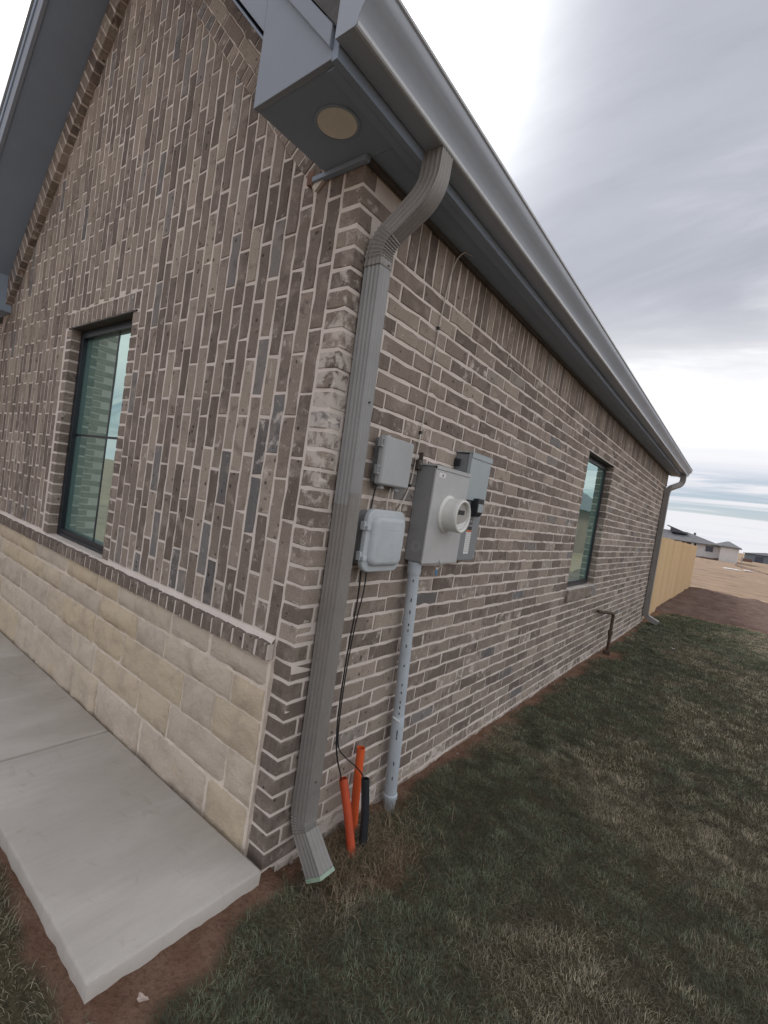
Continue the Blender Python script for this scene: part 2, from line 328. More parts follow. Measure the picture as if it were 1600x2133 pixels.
def soil_mat():
    m, g, b = mat('lawn_soil'); p = pos(g); at = g.n('ShaderNodeAttribute', attribute_name='lawn').outputs['Fac']
    n1 = g.noise(p, 8, 6, 0.65); n2 = g.noise(p, 70, 5, 0.7)
    soil = g.mix(g.step(n1, 0.3, 0.7), (0.215, 0.122, 0.084), (0.30, 0.19, 0.135)); soil = g.mix(g.step(n2, 0.45, 0.75, 0, 0.6), soil, (0.085, 0.05, 0.036))
    that = g.mix(g.step(n2, 0.3, 0.7), (0.06, 0.055, 0.036), (0.15, 0.128, 0.085)); that = g.mix(g.step(n1, 0.5, 0.75, 0, 0.5), that, (0.16, 0.125, 0.08))
    L(g, g.mix(at, soil, that), b.inputs['Base Color']); b.inputs['Roughness'].default_value = 1.0; b.inputs['Specular IOR Level'].default_value = 0.05
    bump(g, b, g.m('ADD', n2, g.m('MULTIPLY', n1, 2)), 1.0, 0.02); return m
xs = np.concatenate([np.arange(-6.0, -1.2, 0.2), np.arange(-1.2, 2.6, 0.025), np.arange(2.6, 8.01, 0.2)])
ys = np.concatenate([np.arange(-5.0, -1.6, 0.2), np.arange(-1.6, 2.2, 0.025), np.arange(2.2, 12.41, 0.1)])
def lz(X, Y):
    z = ground_z(X, Y); lm = lawn_mask(X, Y); rough = (fbm(X, Y, 22, 31) - 0.5) * 0.03 * (1 - lm)
    under = (X < -0.03) & (Y > 0.03)
    z = np.where(under, -0.12, z + rough - 0.012 * (1 - lm))
    dd = np.maximum(np.maximum(X - SLAB_X, SLAB_Y - Y), 0.0); tz = np.minimum(slab_z(np.minimum(X, SLAB_X)) - 0.060, -0.004) + 0.6 * rough; kk = np.where(Y < 0.06, 1 - sstep(dd, 0.03, 0.30), 0.0); z = z * (1 - kk) + tz * kk; z = np.where(under, -0.16, z)
    z = z - 0.045 * np.exp(-((X - 0.06) ** 2 + (Y - 0.83) ** 2) / 0.004)
    return z - 0.10 * sstep(np.maximum(np.abs(X - 1.0) - 6.4, np.maximum(-4.6 - Y, Y - 12.1)), 0, 0.4)
lawn_ground, GX, GY = grid_mesh('lawn_ground', xs, ys, lz, soil_mat()); tag(lawn_ground, kind='structure')
a = lawn_ground.data.attributes.new('lawn', 'FLOAT', 'POINT'); a.data.foreach_set('value', lawn_mask(GX, GY).ravel().astype('f4'))

def field_mat():
    m, g, b = mat('dry_field'); p = pos(g)
    n1 = g.noise(g.scale(p, (0.25, 0.5, 1)), 1.0, 6, 0.65, 0.4); n2 = g.noise(g.scale(p, (0.7, 1.1, 1)), 1.0, 7, 0.75); n3 = g.noise(p, 14, 4, 0.7)
    col = g.mix(g.step(n1, 0.35, 0.65), (0.37, 0.265, 0.185), (0.315, 0.23, 0.175)); col = g.mix(g.step(n2, 0.5, 0.66, 0, 0.85), col, (0.19, 0.135, 0.10)); col = g.mix(g.step(n2, 0.30, 0.44, 0.75, 0), col, (0.60, 0.47, 0.35))
    col = g.mix(g.step(n3, 0.5, 0.8, 0, 0.4), col, (0.25, 0.185, 0.14))
    L(g, col, b.inputs['Base Color']); b.inputs['Roughness'].default_value = 1.0; b.inputs['Specular IOR Level'].default_value = 0.05
    bump(g, b, g.m('ADD', n3, n2), 0.8, 0.05); return m
fx = np.concatenate([np.linspace(-900, -40, 12), np.linspace(-36, 36, 73), np.linspace(40, 900, 12)]); fy = np.concatenate([np.linspace(-300, -8, 8), np.linspace(-6, 60, 133), np.linspace(62, 130, 35), np.linspace(140, 2500, 14)])
def fz(X, Y): return -0.09 - 0.36 * sstep(Y, 22, 110) + np.where((Y > 12) & (Y < 130), 0.16 * (fbm(X, Y, 0.9, 51) - 0.5), 0) * (np.abs(X) < 40)
field, _, _ = grid_mesh('field', fx, fy, fz, field_mat()); tag(field, kind='structure')
def bed_mat():
    m, g, b = mat('dark_soil'); p = pos(g); n1 = g.noise(p, 1.2, 6, 0.7); n2 = g.noise(p, 4.5, 7, 0.8)
    col = g.mix(g.step(n1, 0.3, 0.7), (0.15, 0.098, 0.084), (0.215, 0.155, 0.135)); col = g.mix(g.step(n2, 0.5, 0.75, 0, 0.5), col, (0.38, 0.30, 0.245)); col = g.mix(g.step(n2, 0.30, 0.46, 0.8, 0), col, (0.07, 0.046, 0.04))
    L(g, col, b.inputs['Base Color']); b.inputs['Roughness'].default_value = 1.0; b.inputs['Specular IOR Level'].default_value = 0.05; bump(g, b, n2, 1.0, 0.05); return m
def bz(X, Y):
    e = (fbm(X, Y, 1.6, 71) - 0.5) * 0.6
    inside = np.minimum.reduce([X + 0.35 + 0 * Y, Y - 11.55 - 0.32 * X + e, 21.0 - 0.25 * np.clip(X, 0, 9) ** 1.4 - Y + e * 0.6, 3.2 - X + e])
    return -0.16 + 0.19 * sstep(inside, -0.1, 0.35) + (0.13 * (fbm(X, Y, 2.2, 77) - 0.5) + 0.10 * (fbm(X, Y, 6.5, 79) - 0.5)) * sstep(inside, 0, 0.5)
bed, _, _ = grid_mesh('soil_bed', np.arange(-0.6, 4.2, 0.08), np.arange(10.9, 22.2, 0.08), bz, bed_mat()); tag(bed, kind='structure')

# sidewalk: slabs between tooled joints, falling slightly away from the corner
def slab(x0, x1, y0, y1, nm, parent):
    b = MB(); r = random.Random(int(abs(x0) * 100)); rings = []
    n = 40; P = []
    for i in range(n): P.append((x0 + (x1 - x0) * i / n, y0))
    for i in range(16): P.append((x1, y0 + (y1 - y0) * i / 16))
    for i in range(n): P.append((x1 + (x0 - x1) * i / n, y1))
    for i in range(16): P.append((x0, y1 + (y0 - y1) * i / 16))
    cx, cy = (x0 + x1) / 2, (y0 + y1) / 2
    def ring(ins, dz, j):
        out = []
        for x, y in P:
            xx = x + ins * (1 if x < cx - 1e-6 and x <= x0 + 1e-6 else -1 if x >= x1 - 1e-6 else 0); yy = y + ins * (1 if y <= y0 + 1e-6 else -1 if y >= y1 - 1e-6 else 0)
            out.append((xx + r.uniform(-j, j), yy + r.uniform(-j, j), (slab_z(xx) + dz) if dz > -0.05 else dz + r.uniform(-j, j)))
        return out
    b.rings([ring(0.004, -0.16, 0.004), ring(0.0, -0.045, 0.003), ring(0.0, -0.012, 0.0015), ring(0.003, -0.003, 0.0012), ring(0.009, 0.0, 0.0008)])
    return b.build(nm, M['concrete'], parent, smooth=True, angle=50)
walk = empty('sidewalk'); tag(walk, kind='structure')
for x0, x1 in ((-1.260, SLAB_X), (-2.643, -1.272), (-4.0, -2.655), (-5.4, -4.012)): slab(x0, x1, SLAB_Y, -0.040, 'concrete_slab', walk)
# ---------------------------------------------------------------- the house
C = 0.0762; BL = 0.254; J = 0.0118
def wl(x): return 2.866 + 0.9626 * (x + 4.144)          # left rake line on the wall
def wr(x): return 2.923 - 1.12 * (x + 0.44)             # right rake line on the wall
WX0, WX1, WZ0, WZ1 = -2.650, -1.712, 0.900, 2.425       # front window opening
SY0, SY1, SZ0, SZ1 = 3.742, 4.852, 0.915, 2.276         # side window opening
XL, YE, ZS = -4.46, 9.38, 2.752                         # left end, far end, soffit height
house = empty('brick_house'); tag(house, 'brown brick house with cream stone base, black windows and grey eaves', 'house')
# mortar cores
b = MB()
for y0, y1, z0, z1 in ((0.0, SY0, -0.30, 2.80), (SY1, YE, -0.30, 2.80), (SY0, SY1, -0.30, SZ0 - 0.02), (SY0, SY1, SZ1, 2.80)):
    b.box(-0.11, -0.0028, y0 + (0.0028 if y0 == 0 else 0.003 if y0 == SY1 else 0), y1 - (0.003 if y1 == SY0 else 0), z0, z1)
side_wall = b.build('side_wall', M['mortar'], house)
b = MB(); ym, yd = 0.0028, 0.106
def fpoly(pts): b.prism([(x, ym, z) for x, z in pts], (0, yd, 0))
fpoly([(-0.111, -0.3), (-0.111, WZ0), (XL, WZ0), (XL, -0.3)][::-1])
fpoly([(-0.111, WZ0), (-0.111, WZ1), (WX1 + 0.003, WZ1), (WX1 + 0.003, WZ0)][::-1]); fpoly([(WX0 - 0.003, WZ0), (WX0 - 0.003, WZ1), (XL, WZ1), (XL, WZ0)][::-1])
PKX = (2.923 - 1.12 * 0.44 - 2.866 - 0.9626 * 4.144 + 0.0) / (1.12 + 0.9626); PKZ = wl(PKX)
UP = 0.30
fpoly([(-0.111, WZ1), (-0.111, 2.80), (-0.2, 2.80), (-0.2, wr(-0.2) + UP), (PKX, PKZ + UP), (-4.28, wl(-4.28) + UP), (XL, 2.80), (XL, WZ1)][::-1])
front_wall = b.build('front_wall', M['mortar'], house)

def outline_mesh(outline, depth, r, jit=0.0021, bev=0.0038, seg=0.065):
    pts = []
    n = len(outline)
    for i in range(n):
        a = Vector(outline[i]); c = Vector(outline[(i + 1) % n]); e = c - a; ln = e.length
        if ln < 1e-6: continue
        nn = Vector((e.y, -e.x)) / ln; k = max(1, round(ln / seg))
        for q in range(k): pts.append(a + e * (q / k) + nn * r.gauss(0, jit) + e / ln * r.gauss(0, jit) * (1 if q else 0.5))
    m = len(pts); r0 = []; 
    for i in range(m):
        a, p, c = pts[i - 1], pts[i], pts[(i + 1) % m]
        t = (c - a); t = t / max(t.length, 1e-6); inn = Vector((-t.y, t.x)); r0.append(p + inn * bev * r.uniform(0.7, 1.3))
    yo = r.uniform(-0.0018, 0.0012); tx = r.gauss(0, 0.004); tz = r.gauss(0, 0.004)
    f = lambda p: yo + tx * p.x + tz * p.y
    v = [(p.x, f(p) + r.uniform(-0.0004, 0.0004), p.y) for p in r0] + [(p.x, f(p) + bev * r.uniform(0.6, 1.3), p.y) for p in pts] + [(p.x, depth, p.y) for p in pts]
    faces = [tuple(range(m))]
    for i in range(m):
        j = (i + 1) % m; faces += [(m + i, m + j, j, i), (2 * m + i, 2 * m + j, m + j, m + i)]
    return v, faces
def rect(w_, h_): return [(-w_ / 2, -h_ / 2), (w_ / 2, -h_ / 2), (w_ / 2, h_ / 2), (-w_ / 2, h_ / 2)]
rb = random.Random(11)
SPECS = []           # (part name, wall, outline, depth, location, rotz, tilt about the face normal, smear)
def spec(name, wall, outline, loc, rz=0.0, depth=0.03, smear=0.0, tilt=0.0, key=None): SPECS.append([name, wall, outline, depth, Vector(loc), rz, tilt, smear, key])
def clip(poly, a, bb, c):
    """keep a*x+b*z<=c"""
    out = []
    for i in range(len(poly)):
        p, q = poly[i], poly[(i + 1) % len(poly)]; dp = a * p[0] + bb * p[1] - c; dq = a * q[0] + bb * q[1] - c
        if dp <= 0: out.append(p)
        if dp * dq < 0: t = dp / (dp - dq); out.append((p[0] + (q[0] - p[0]) * t, p[1] + (q[1] - p[1]) * t))
    return out
def parea(p): return abs(sum(p[i][0] * p[(i + 1) % len(p)][1] - p[(i + 1) % len(p)][0] * p[i][1] for i in range(len(p)))) / 2
RZ = math.pi / 2
# side wall stretchers
for k in range(-1, 33):
    z = (k + 0.5) * C; odd = k % 2 == 1
    y = (0.0846 if odd else 0.2576) + J / 2
    while y < YE - 0.02:
        y1 = min(y + BL - J, YE); segs = [(y, y1)]
        if SZ0 - 0.11 < z < SZ1:
            lo, hi = (SY0, SY1) if z > SZ0 else (SY0 - 0.02, SY1 + 0.03)
            segs = [s for s in ((y, min(y1, lo)), (max(y, hi), y1)) if s[1] - s[0] > 0.02]
        for s0, s1 in segs:
            full = abs(s1 - s0 - (BL - J)) < 1e-4; jam = 0.1 if (abs(s1 - SY0) < 1e-4 or abs(s0 - SY1) < 1e-4) else 0.03
            spec('brick', side_wall, rect(s1 - s0, C - J), (0, (s0 + s1) / 2, z + rb.gauss(0, 0.0006)), RZ, jam, rb.random() ** 3 * 0.6 + (0.5 if k < 1 else 0), rb.gauss(0, 0.002), 'S' if full and jam < 0.05 else None)
        y += BL
# soldier course under the eave
y = 0.265
while y < YE - 0.03:
    spec('soldier_brick', side_wall, rect(C - J, BL - J), (0, y + C / 2, 33 * C + BL / 2), RZ, 0.03, rb.random() ** 3 * 0.4, rb.gauss(0, 0.004), 'SO'); y += C
# side window sill
for k in range(5): spec('sill_brick', side_wall, rect(0.222, 0.105), (0.028, SY0 - 0.015 + 0.115 + k * 0.233, SZ0 - 0.063), RZ, 0.13, 0.3, 0, 'SS')
# front wall uprights
def upright(x0, x1, z0, z1, ph, smear):
    z = ph
    while z > z0: z -= BL
    while z < z1 - 0.012:
        a_, b_ = max(z + J / 2, z0), min(z + BL - J / 2, z1)
        if b_ - a_ > 0.018:
            poly = [(x0, a_), (x1, a_), (x1, b_), (x0, b_)]; full = b_ - a_ > BL - J - 1e-4
            p2 = clip(clip(poly, 1.12, 1, 2.923 - 1.12 * 0.44 - 0.008), -0.9626, 1, 2.866 + 0.9626 * 4.144 - 0.008) if b_ > 2.5 and x1 < -0.2 else poly
            cut = p2 != poly
            if len(p2) > 2 and parea(p2) > 3e-4:
                cx = (x0 + x1) / 2; cz = (a_ + b_) / 2
                o_ = [(px - cx, pz - cz) for px, pz in p2]
                sm = smear * 0.5 + (0.18 * math.exp(-((cz - 1.75) / 0.35) ** 2) if cx > -0.9 else 0.12 * math.exp(-((cz - 1.6) / 0.5) ** 2)) + (0.2 if cz < 1.02 else 0)
                spec('upright_brick', front_wall, o_, (cx, 0, cz), 0, 0.03, sm, rb.gauss(0, 0.003), 'U' if full and not cut else None)
        z += BL
i = 0; x = -0.102
while x > XL + 0.05:
    xa, xb = x - C + J / 2, x - J / 2; cx = x - C / 2; ph = 2.398 + (0.0 if i % 2 == 0 else 0.162) + rb.gauss(0, 0.006); sm = rb.random() ** 3 * 0.5 + (0.25 if i < 4 else 0)
    top = 2.742 if x > -0.29 else 6.0
    if WX0 - 0.096 < cx < WX1 + 0.090: 
        upright(xa, xb, WZ1 + 0.122, top, ph, sm)
    else: upright(xa, xb, 0.918, top, ph, sm)
    x -= C; i += 1
# short lintel uprights and jamb headers of the front window
x = WX1 + 0.075
while x > WX0 - 0.10:
    spec('lintel_brick', front_wall, rect(C - J, 0.104), (x - C / 2, 0, WZ1 + 0.061), 0, 0.095, 0.25, 0, 'LB'); x -= C
z = 0.905
while z < WZ1 - 0.01:
    h = min(C - J, WZ1 - 0.004 - z)
    for xc in (WX1 + 0.0405, WX0 - 0.0405): spec('jamb_brick', front_wall, rect(0.081, h), (xc, 0, z + h / 2), 0, 0.1, 0.3, 0, 'JB' if h > 0.06 else None)
    z += C
# sloping sill course (rowlock) on the stone base
x = -0.106; k = 0
while x > XL + 0.05:
    spec('sill_brick', front_wall, [(-(C - J) / 2, -0.037), ((C - J) / 2, -0.037), ((C - J) / 2, 0.033), (-(C - J) / 2, 0.033)], (x - C / 2 - 0.004, -0.036, 0.858), 0, 0.14, 0.12, rb.gauss(0, 0.004), 'R'); x -= C; k += 1
# raking courses: one row of soldiers on the left slope, three stepped rows on the right
aL = math.atan(0.9626); nL = 22
s = 0.06; Lt = math.hypot(PKX + 4.26, PKZ - wl(-4.26))
while s < Lt:
    px = -4.26 + s * math.cos(aL); pz = wl(-4.26) + s * math.sin(aL)
    spec('rake_brick', front_wall, rect(C - J, 0.185), (px - math.sin(aL) * 0.0925, -0.052, pz + math.cos(aL) * 0.0925), 0, 0.08, 0.3, -aL, 'RK'); s += C
aR = math.atan(1.12); LR = math.hypot(PKX + 0.24, PKZ - wr(-0.24))
for row, (w_, off, dep, pj, pitch) in enumerate(((0.067, 0.0, 0.068, 0.018, C), (0.235, 0.074, 0.062, 0.036, 0.2445), (0.235, 0.142, 0.062, 0.054, 0.2445))):
    s = 0.03 + row * 0.07
    while s < LR - 0.05:
        px = -0.24 - (s + w_ / 2) * math.cos(aR); pz = wr(-0.24) + (s + w_ / 2) * math.sin(aR)
        spec('rake_brick', front_wall, rect(w_, dep), (px + math.sin(aR) * (off + dep / 2), -pj, pz + math.cos(aR) * (off + dep / 2)), 0, 0.06 + pj, 0.25, aR, 'RR%d' % row); s += pitch

def rake_bed(x0, z0, ang, sgn, ln, o0, o1, y):
    ca, sa = math.cos(ang), math.sin(ang); P = []
    for s_, o_ in ((0.0, o0), (ln, o0), (ln, o1), (0.0, o1)): P.append((x0 + sgn * (s_ * ca) - sgn * sa * o_, y, z0 + s_ * sa + ca * o_))
    q = MB(); q.prism(P, (0, -y, 0)); q.build('rake_bed', M['mortar'], front_wall)
rake_bed(-4.26, wl(-4.26), aL, 1, Lt, 0.003, 0.183, -0.0495)
rake_bed(-0.24, wr(-0.24), aR, -1, LR, 0.001, 0.0715, -0.0155); rake_bed(-0.24, wr(-0.24), aR, -1, LR, 0.0725, 0.139, -0.0335); rake_bed(-0.24, wr(-0.24), aR, -1, LR, 0.140, 0.206, -0.0515)
def px_area(loc, nrm, ar):
    d = loc - CAM; zc = d.dot(FW)
    if zc < 0.1: return 0
    u = 685.15 + 1001.4 * d.dot(RT) / zc; v = 1067.46 + 1001.4 * d.dot(DN) / zc
    if not (-20 < u < 1620 and -20 < v < 2153): return 0
    c = -d.normalized().dot(nrm)
    return max(0, c) * ar * 1001.4 ** 2 / (zc * zc) / max(0.3, d.normalized().dot(FW))
groups = {}
for sp in SPECS:
    nrm = Vector((1, 0, 0)) if sp[5] else Vector((0, -1, 0)); groups.setdefault((sp[0], sp[1].name), []).append((px_area(sp[4], nrm, parea(sp[2])), sp))
MESHES = {}
def shared(sp, r):
    k = sp[8]
    if k is None:
        v, f = outline_mesh(sp[2], sp[3], r); me = bpy.data.meshes.new(sp[0]); me.from_pydata(v, [], f); me.materials.append(M['brick']); return me
    kk = (k, r.randrange(10))
    if kk not in MESHES:
        v, f = outline_mesh(sp[2], sp[3], r); me = bpy.data.meshes.new(sp[0]); me.from_pydata(v, [], f); me.materials.append(M['brick']); MESHES[kk] = me
    return MESHES[kk]
rc = random.Random(5)
def brick_rnd():
    t = rc.random()
    return t * 0.9 if rc.random() < 0.95 else 0.9 + 0.1 * t
JOIN = {}
for (nm, wn), lst in groups.items():
    lst.sort(key=lambda t: -t[0])
    for i, (ar, sp) in enumerate(lst):
        mtx = Matrix.Translation(sp[4]) @ Matrix.Rotation(sp[5], 4, 'Z') @ Matrix.Rotation(sp[6], 4, 'Y')
        cc = (brick_rnd(), min(1, max(0, sp[7])), rc.random())
        if nm in ('sill_brick',) and wn == 'front_wall': cc = (rc.choice((0.03, 0.1, 0.16, 0.06, 0.2)), cc[1], cc[2])
        if i < 300 and ar > 25:
            o = bpy.data.objects.new(nm, shared(sp, rc)); COL.objects.link(o); o.parent = sp[1]; o.matrix_local = mtx; o.color = (*cc, 1)
        else:
            v, f = outline_mesh(sp[2], sp[3], rc); jv, jf, jc = JOIN.setdefault((nm, wn), ([], [], [])); n0 = len(jv)
            jv += [tuple(mtx @ Vector(p)) for p in v]; jf += [tuple(q + n0 for q in fc) for fc in f]; jc += [(*cc, 1)] * len(v)
for (nm, wn), (jv, jf, jc) in JOIN.items():
    me = bpy.data.meshes.new('small_' + nm + 's'); me.from_pydata(jv, [], jf); me.materials.append(M['brickj'])
    ca = me.color_attributes.new('bc', 'FLOAT_COLOR', 'POINT'); ca.data.foreach_set('color', np.array(jc, 'f4').ravel())
    o = bpy.data.objects.new('distant_' + nm + 's', me); COL.objects.link(o); o.parent = side_wall if wn == 'side_wall' else front_wall; tag(o, kind='stuff')
# quoins: every course a brick end on the front, alternating lengths on the side
def box_brick(w_, d_, h_, r, bev=0.0035):
    bm = bmesh.new(); bmesh.ops.create_cube(bm, size=1); bmesh.ops.scale(bm, vec=(w_, d_, h_), verts=bm.verts)
    bmesh.ops.subdivide_edges(bm, edges=bm.edges[:], cuts=1, use_grid_fill=True)
    for v in bm.verts: v.co += Vector([r.gauss(0, 0.0012) for _ in range(3)])
    bmesh.ops.bevel(bm, geom=[e for e in bm.edges if e.calc_face_angle(0) > 0.9], offset=bev, segments=1, affect='EDGES')
    me = bpy.data.meshes.new('corner_brick'); bm.to_mesh(me); bm.free(); me.materials.append(M['brick']); return me
QM = [[box_brick(0.0965, ln, C - J, rc) for _ in range(6)] for ln in (0.0792, 0.2505)]
for k in range(-1, 36):
    ln = (0.0792, 0.2505)[0 if k % 2 == 1 else 1]; o = bpy.data.objects.new('corner_brick', rc.choice(QM[0 if k % 2 == 1 else 1])); COL.objects.link(o); o.parent = side_wall
    o.location = (-0.0965 / 2 + rc.gauss(0, 0.001), ln / 2 + rc.gauss(0, 0.001), (k + 0.5) * C)
    zc = (k + 0.5) * C; sm = 0.25 + 0.75 * math.exp(-((zc - 1.85) / 0.4) ** 2) if zc > 0.9 else rc.random() * 0.15
    o.color = ((brick_rnd() if zc > 0.9 else rc.choice((0.0, 0.03, 0.1, 0.06, 0.02, 0.14))), sm, rc.random(), 1)
# mortar wash along the sill course and blobs of mortar smeared at the corner
b = MB(); n = 120; r0, r1, r2 = [], [], []
for i in range(n + 1):
    x = -0.1115 + (XL + 0.1115) * i / n; hid = WX0 < x < WX1
    j = rb.gauss(0, 0.003); r0.append((x, -0.016 + j, 0.884)); r1.append((x, -0.006 + j * 0.5, 0.901 if not hid else 0.892)); r2.append((x, 0.006 if not hid else 0.11, 0.912 if not hid else 0.897))
b.rings([r0, r1, r2], closed=False, cap=False); b.build('mortar_wash', M['mortar'], front_wall, smooth=True)
# stone base
st_b = MB(); st_b.box(XL, -0.1, -0.012, 0.003, -0.25, 0.822); wains = st_b.build('stone_base', M['smortar'], house)
q = MB(); q.box(XL, -0.1125, -0.0325, 0.0, 0.8235, 0.886); q.build('sill_bed', M['mortar'], front_wall)
def stone_mesh(w_, h_, r):
    nx = max(6, int(w_ / 0.022)); nz = max(5, int(h_ / 0.022)); v = []; f = []; sx, sz = r.random() * 50, r.random() * 50
    X, Z = np.meshgrid(np.linspace(-w_ / 2, w_ / 2, nx + 1), np.linspace(-h_ / 2, h_ / 2, nz + 1), indexing='ij')
    d = np.minimum(np.minimum(X + w_ / 2, w_ / 2 - X), np.minimum(Z + h_ / 2, h_ / 2 - Z))
    Y = -0.008 * sstep(d, -0.002, 0.014) - 0.036 * sstep(d, 0.0, 0.05) * (fbm(X + sx, Z + sz, 7, 5, 5) - 0.3) - 0.008 * sstep(d, 0, 0.02) * (fbm(X + sx, Z + sz, 40, 9, 2) - 0.5)
    ed = d < 1e-6; X = X + ed * np.array([[r.gauss(0, 0.0022) for _ in range(nz + 1)] for _ in range(nx + 1)]); Z = Z + ed * np.array([[r.gauss(0, 0.0022) for _ in range(nz + 1)] for _ in range(nx + 1)])
    v = np.stack([X, Y, Z], -1).reshape(-1, 3).tolist()
    for i in range(nx):
        for j in range(nz): a_ = i * (nz + 1) + j; f.append((a_, a_ + nz + 1, a_ + nz + 2, a_ + 1))
    per = [i * (nz + 1) for i in range(nx)] + [nx * (nz + 1) + j for j in range(nz)] + [i * (nz + 1) + nz for i in range(nx, 0, -1)] + [j for j in range(nz, 0, -1)]
    n0 = len(v); v += [(v[q][0], 0.012, v[q][2]) for q in per]
    for i in range(len(per)): k = (i + 1) % len(per); f.append((per[i], n0 + i, n0 + k, per[k]))
    return v, f
rs = random.Random(21); SJ = 0.011
courses = [(-0.10, 0.205, [0.285, 0.60, 0.52, 0.36, 0.66, 0.47, 0.58, 0.40, 0.55]), (0.205, 0.385, [0.175, 0.47, 0.30, 0.56, 0.34, 0.62, 0.42, 0.50, 0.37, 0.6]), (0.385, 0.565, [0.31, 0.25, 0.62, 0.37, 0.50, 0.30, 0.58, 0.41, 0.52, 0.5]), (0.565, 0.70, [0.21, 0.55, 0.29, 0.46, 0.64, 0.33, 0.56, 0.38, 0.49, 0.5]), (0.70, 0.822, [0.40, 0.33, 0.58, 0.27, 0.49, 0.61, 0.35, 0.54, 0.42, 0.5])]
for z0, z1, lens in courses:
    x = -0.108
    for ln in lens:
        if x - ln < XL: ln = x - XL
        if ln < 0.06: break
        v, f = stone_mesh(ln - SJ, z1 - z0 - SJ, rs); sb_ = MB(); sb_.add(v, f); o = sb_.build('stone', M['stone'], wains, smooth=True, fix=False, angle=60); o.location = (x - ln / 2, -0.012 + rs.uniform(-0.003, 0.003), (z0 + z1) / 2); o.rotation_euler = (0, rs.gauss(0, 0.006), 0); x -= ln

# ---- windows
def window(name, label, mk, x0, x1, z0, z1, axis, pd=0.100, grid=True):
    """mk maps (across, into-wall, up) to world"""
    wn = empty(name, parent=house); wn['label'] = label
    def bx(nm, a0, a1, d0, d1, h0, h1, m_, bev=0.002):
        c = [mk(a, d, h) for a in (a0, a1) for d in (d0, d1) for h in (h0, h1)]
        q = MB(); q.box(min(p[0] for p in c), max(p[0] for p in c), min(p[1] for p in c), max(p[1] for p in c), min(p[2] for p in c), max(p[2] for p in c)); return q.build(nm, m_, wn, bevel=bev)
    fw = 0.052
    bx('frame', x0, x0 + fw, 0.066, 0.15, z0, z1, M['frame']); bx('frame', x1 - fw, x1, 0.066, 0.15, z0, z1, M['frame'])
    bx('frame', x0 + fw, x1 - fw, 0.066, 0.15, z1 - fw, z1, M['frame']); bx('frame', x0 + fw, x1 - fw, 0.066, 0.15, z0, z0 + fw, M['frame'])
    bx('frame', x0 + fw, x1 - fw, 0.058, 0.066, z0 + 0.001, z0 + 0.022, M['frame'])
    bx('pane', x0 + fw, x1 - fw, pd, pd + 0.006, z0 + fw, z1 - fw, M['pane'], 0)
    if not grid: return wn
    mid = -2.085
    bx('muntin', mid - 0.009, mid + 0.009, 0.0975, 0.0998, z0 + fw, z1 - fw, M['frame'], 0); zm = z0 + (z1 - z0) * 0.5
    bx('muntin', x0 + fw, mid - 0.0092, 0.0975, 0.0998, zm - 0.008, zm + 0.008, M['frame'], 0); bx('muntin', mid + 0.0092, x1 - fw, 0.0975, 0.0998, zm - 0.008, zm + 0.008, M['frame'], 0)
    return wn
w1 = window('window', 'black framed window in the upright brick gable wall', lambda a, d, h: (a, d, h), WX0, WX1, WZ0 + 0.004, WZ1 - 0.006, 0)
w2 = window('window', 'black framed window in the long brick wall', lambda a, d, h: (-d, a, h), SY0, SY1, SZ0 + 0.002, SZ1 - 0.006, 1, 0.080, False)
q = MB(); q.box(WX0 - 0.05, WX1 + 0.05, -0.006, 0.10, WZ1 - 0.005, WZ1 + 0.004); q.build('steel_lintel', M['lintel'], w1)
q = MB(); q.box(-0.1, 0.003, SY0 - 0.03, SY1 + 0.03, SZ1 - 0.005, SZ1 + 0.003); q.build('steel_lintel', M['lintel'], w2)
q = MB(); q.box(-0.105, 0.004, SY0, SY1, SZ0 - 0.022, SZ0 - 0.008); q.build('sill_bed', M['mortar'], w2)
# dark room behind the panes
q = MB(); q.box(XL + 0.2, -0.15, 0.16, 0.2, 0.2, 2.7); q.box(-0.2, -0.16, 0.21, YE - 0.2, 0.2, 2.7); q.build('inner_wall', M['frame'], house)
# far and left outer walls, so the shell is closed
q = MB(); q.box(XL, -0.115, YE - 0.1, YE - 0.004, -0.3, 2.75); q.box(XL - 0.0, XL + 0.1, 0.115, YE - 0.11, -0.3, 2.75); q.build('outer_wall', M['mortar'], house)
# ---- eaves, rakes, roof
OV = 0.362; D2 = 0.388
def rl_top(x): return wl(x) + 0.60
def rr_top(x): return wr(x) + 0.69
RX = (2.923 - 1.12 * 0.44 + 0.69 - 2.866 - 0.9626 * 4.144 - 0.60) / (1.12 + 0.9626); RZT = rl_top(RX); XLE = -4.80; XRE = 0.20
q = MB()
q.prism([(XRE, -D2 - 0.012, rr_top(XRE)), (RX, -D2 - 0.012, RZT), (RX, -D2 - 0.012, RZT - 0.10), (XRE, -D2 - 0.012, rr_top(XRE) - 0.10)], (0, YE + 0.75, 0))
q.prism([(RX, -D2 - 0.012, RZT), (XLE, -D2 - 0.012, rl_top(XLE)), (XLE, -D2 - 0.012, rl_top(XLE) - 0.10), (RX, -D2 - 0.012, RZT - 0.10)], (0, YE + 0.75, 0))
q.build('roof', M['shingle'], house)
def rake(x0, x1, fn, lo, hi, y0, y1, nm, m_, bev=0.003):
    p = MB(); p.prism([(x0, y0, fn(x0) + lo), (x1, y0, fn(x1) + lo), (x1, y0, fn(x1) + hi), (x0, y0, fn(x0) + hi)], (0, y1 - y0, 0)); return p.build(nm, m_, house, bevel=bev)
rake(XLE + 0.02, PKX, wl, 0.262, 0.275, -OV, 0.0, 'rake_soffit', M['trim'])
rake(XLE + 0.02, RX, wl, 0.250, 0.43, -D2, -OV, 'rake_fascia', M['box']); rake(XLE + 0.02, RX, wl, 0.43, 0.50, -D2 - 0.010, -OV + 0.004, 'rake_trim', M['trim'])
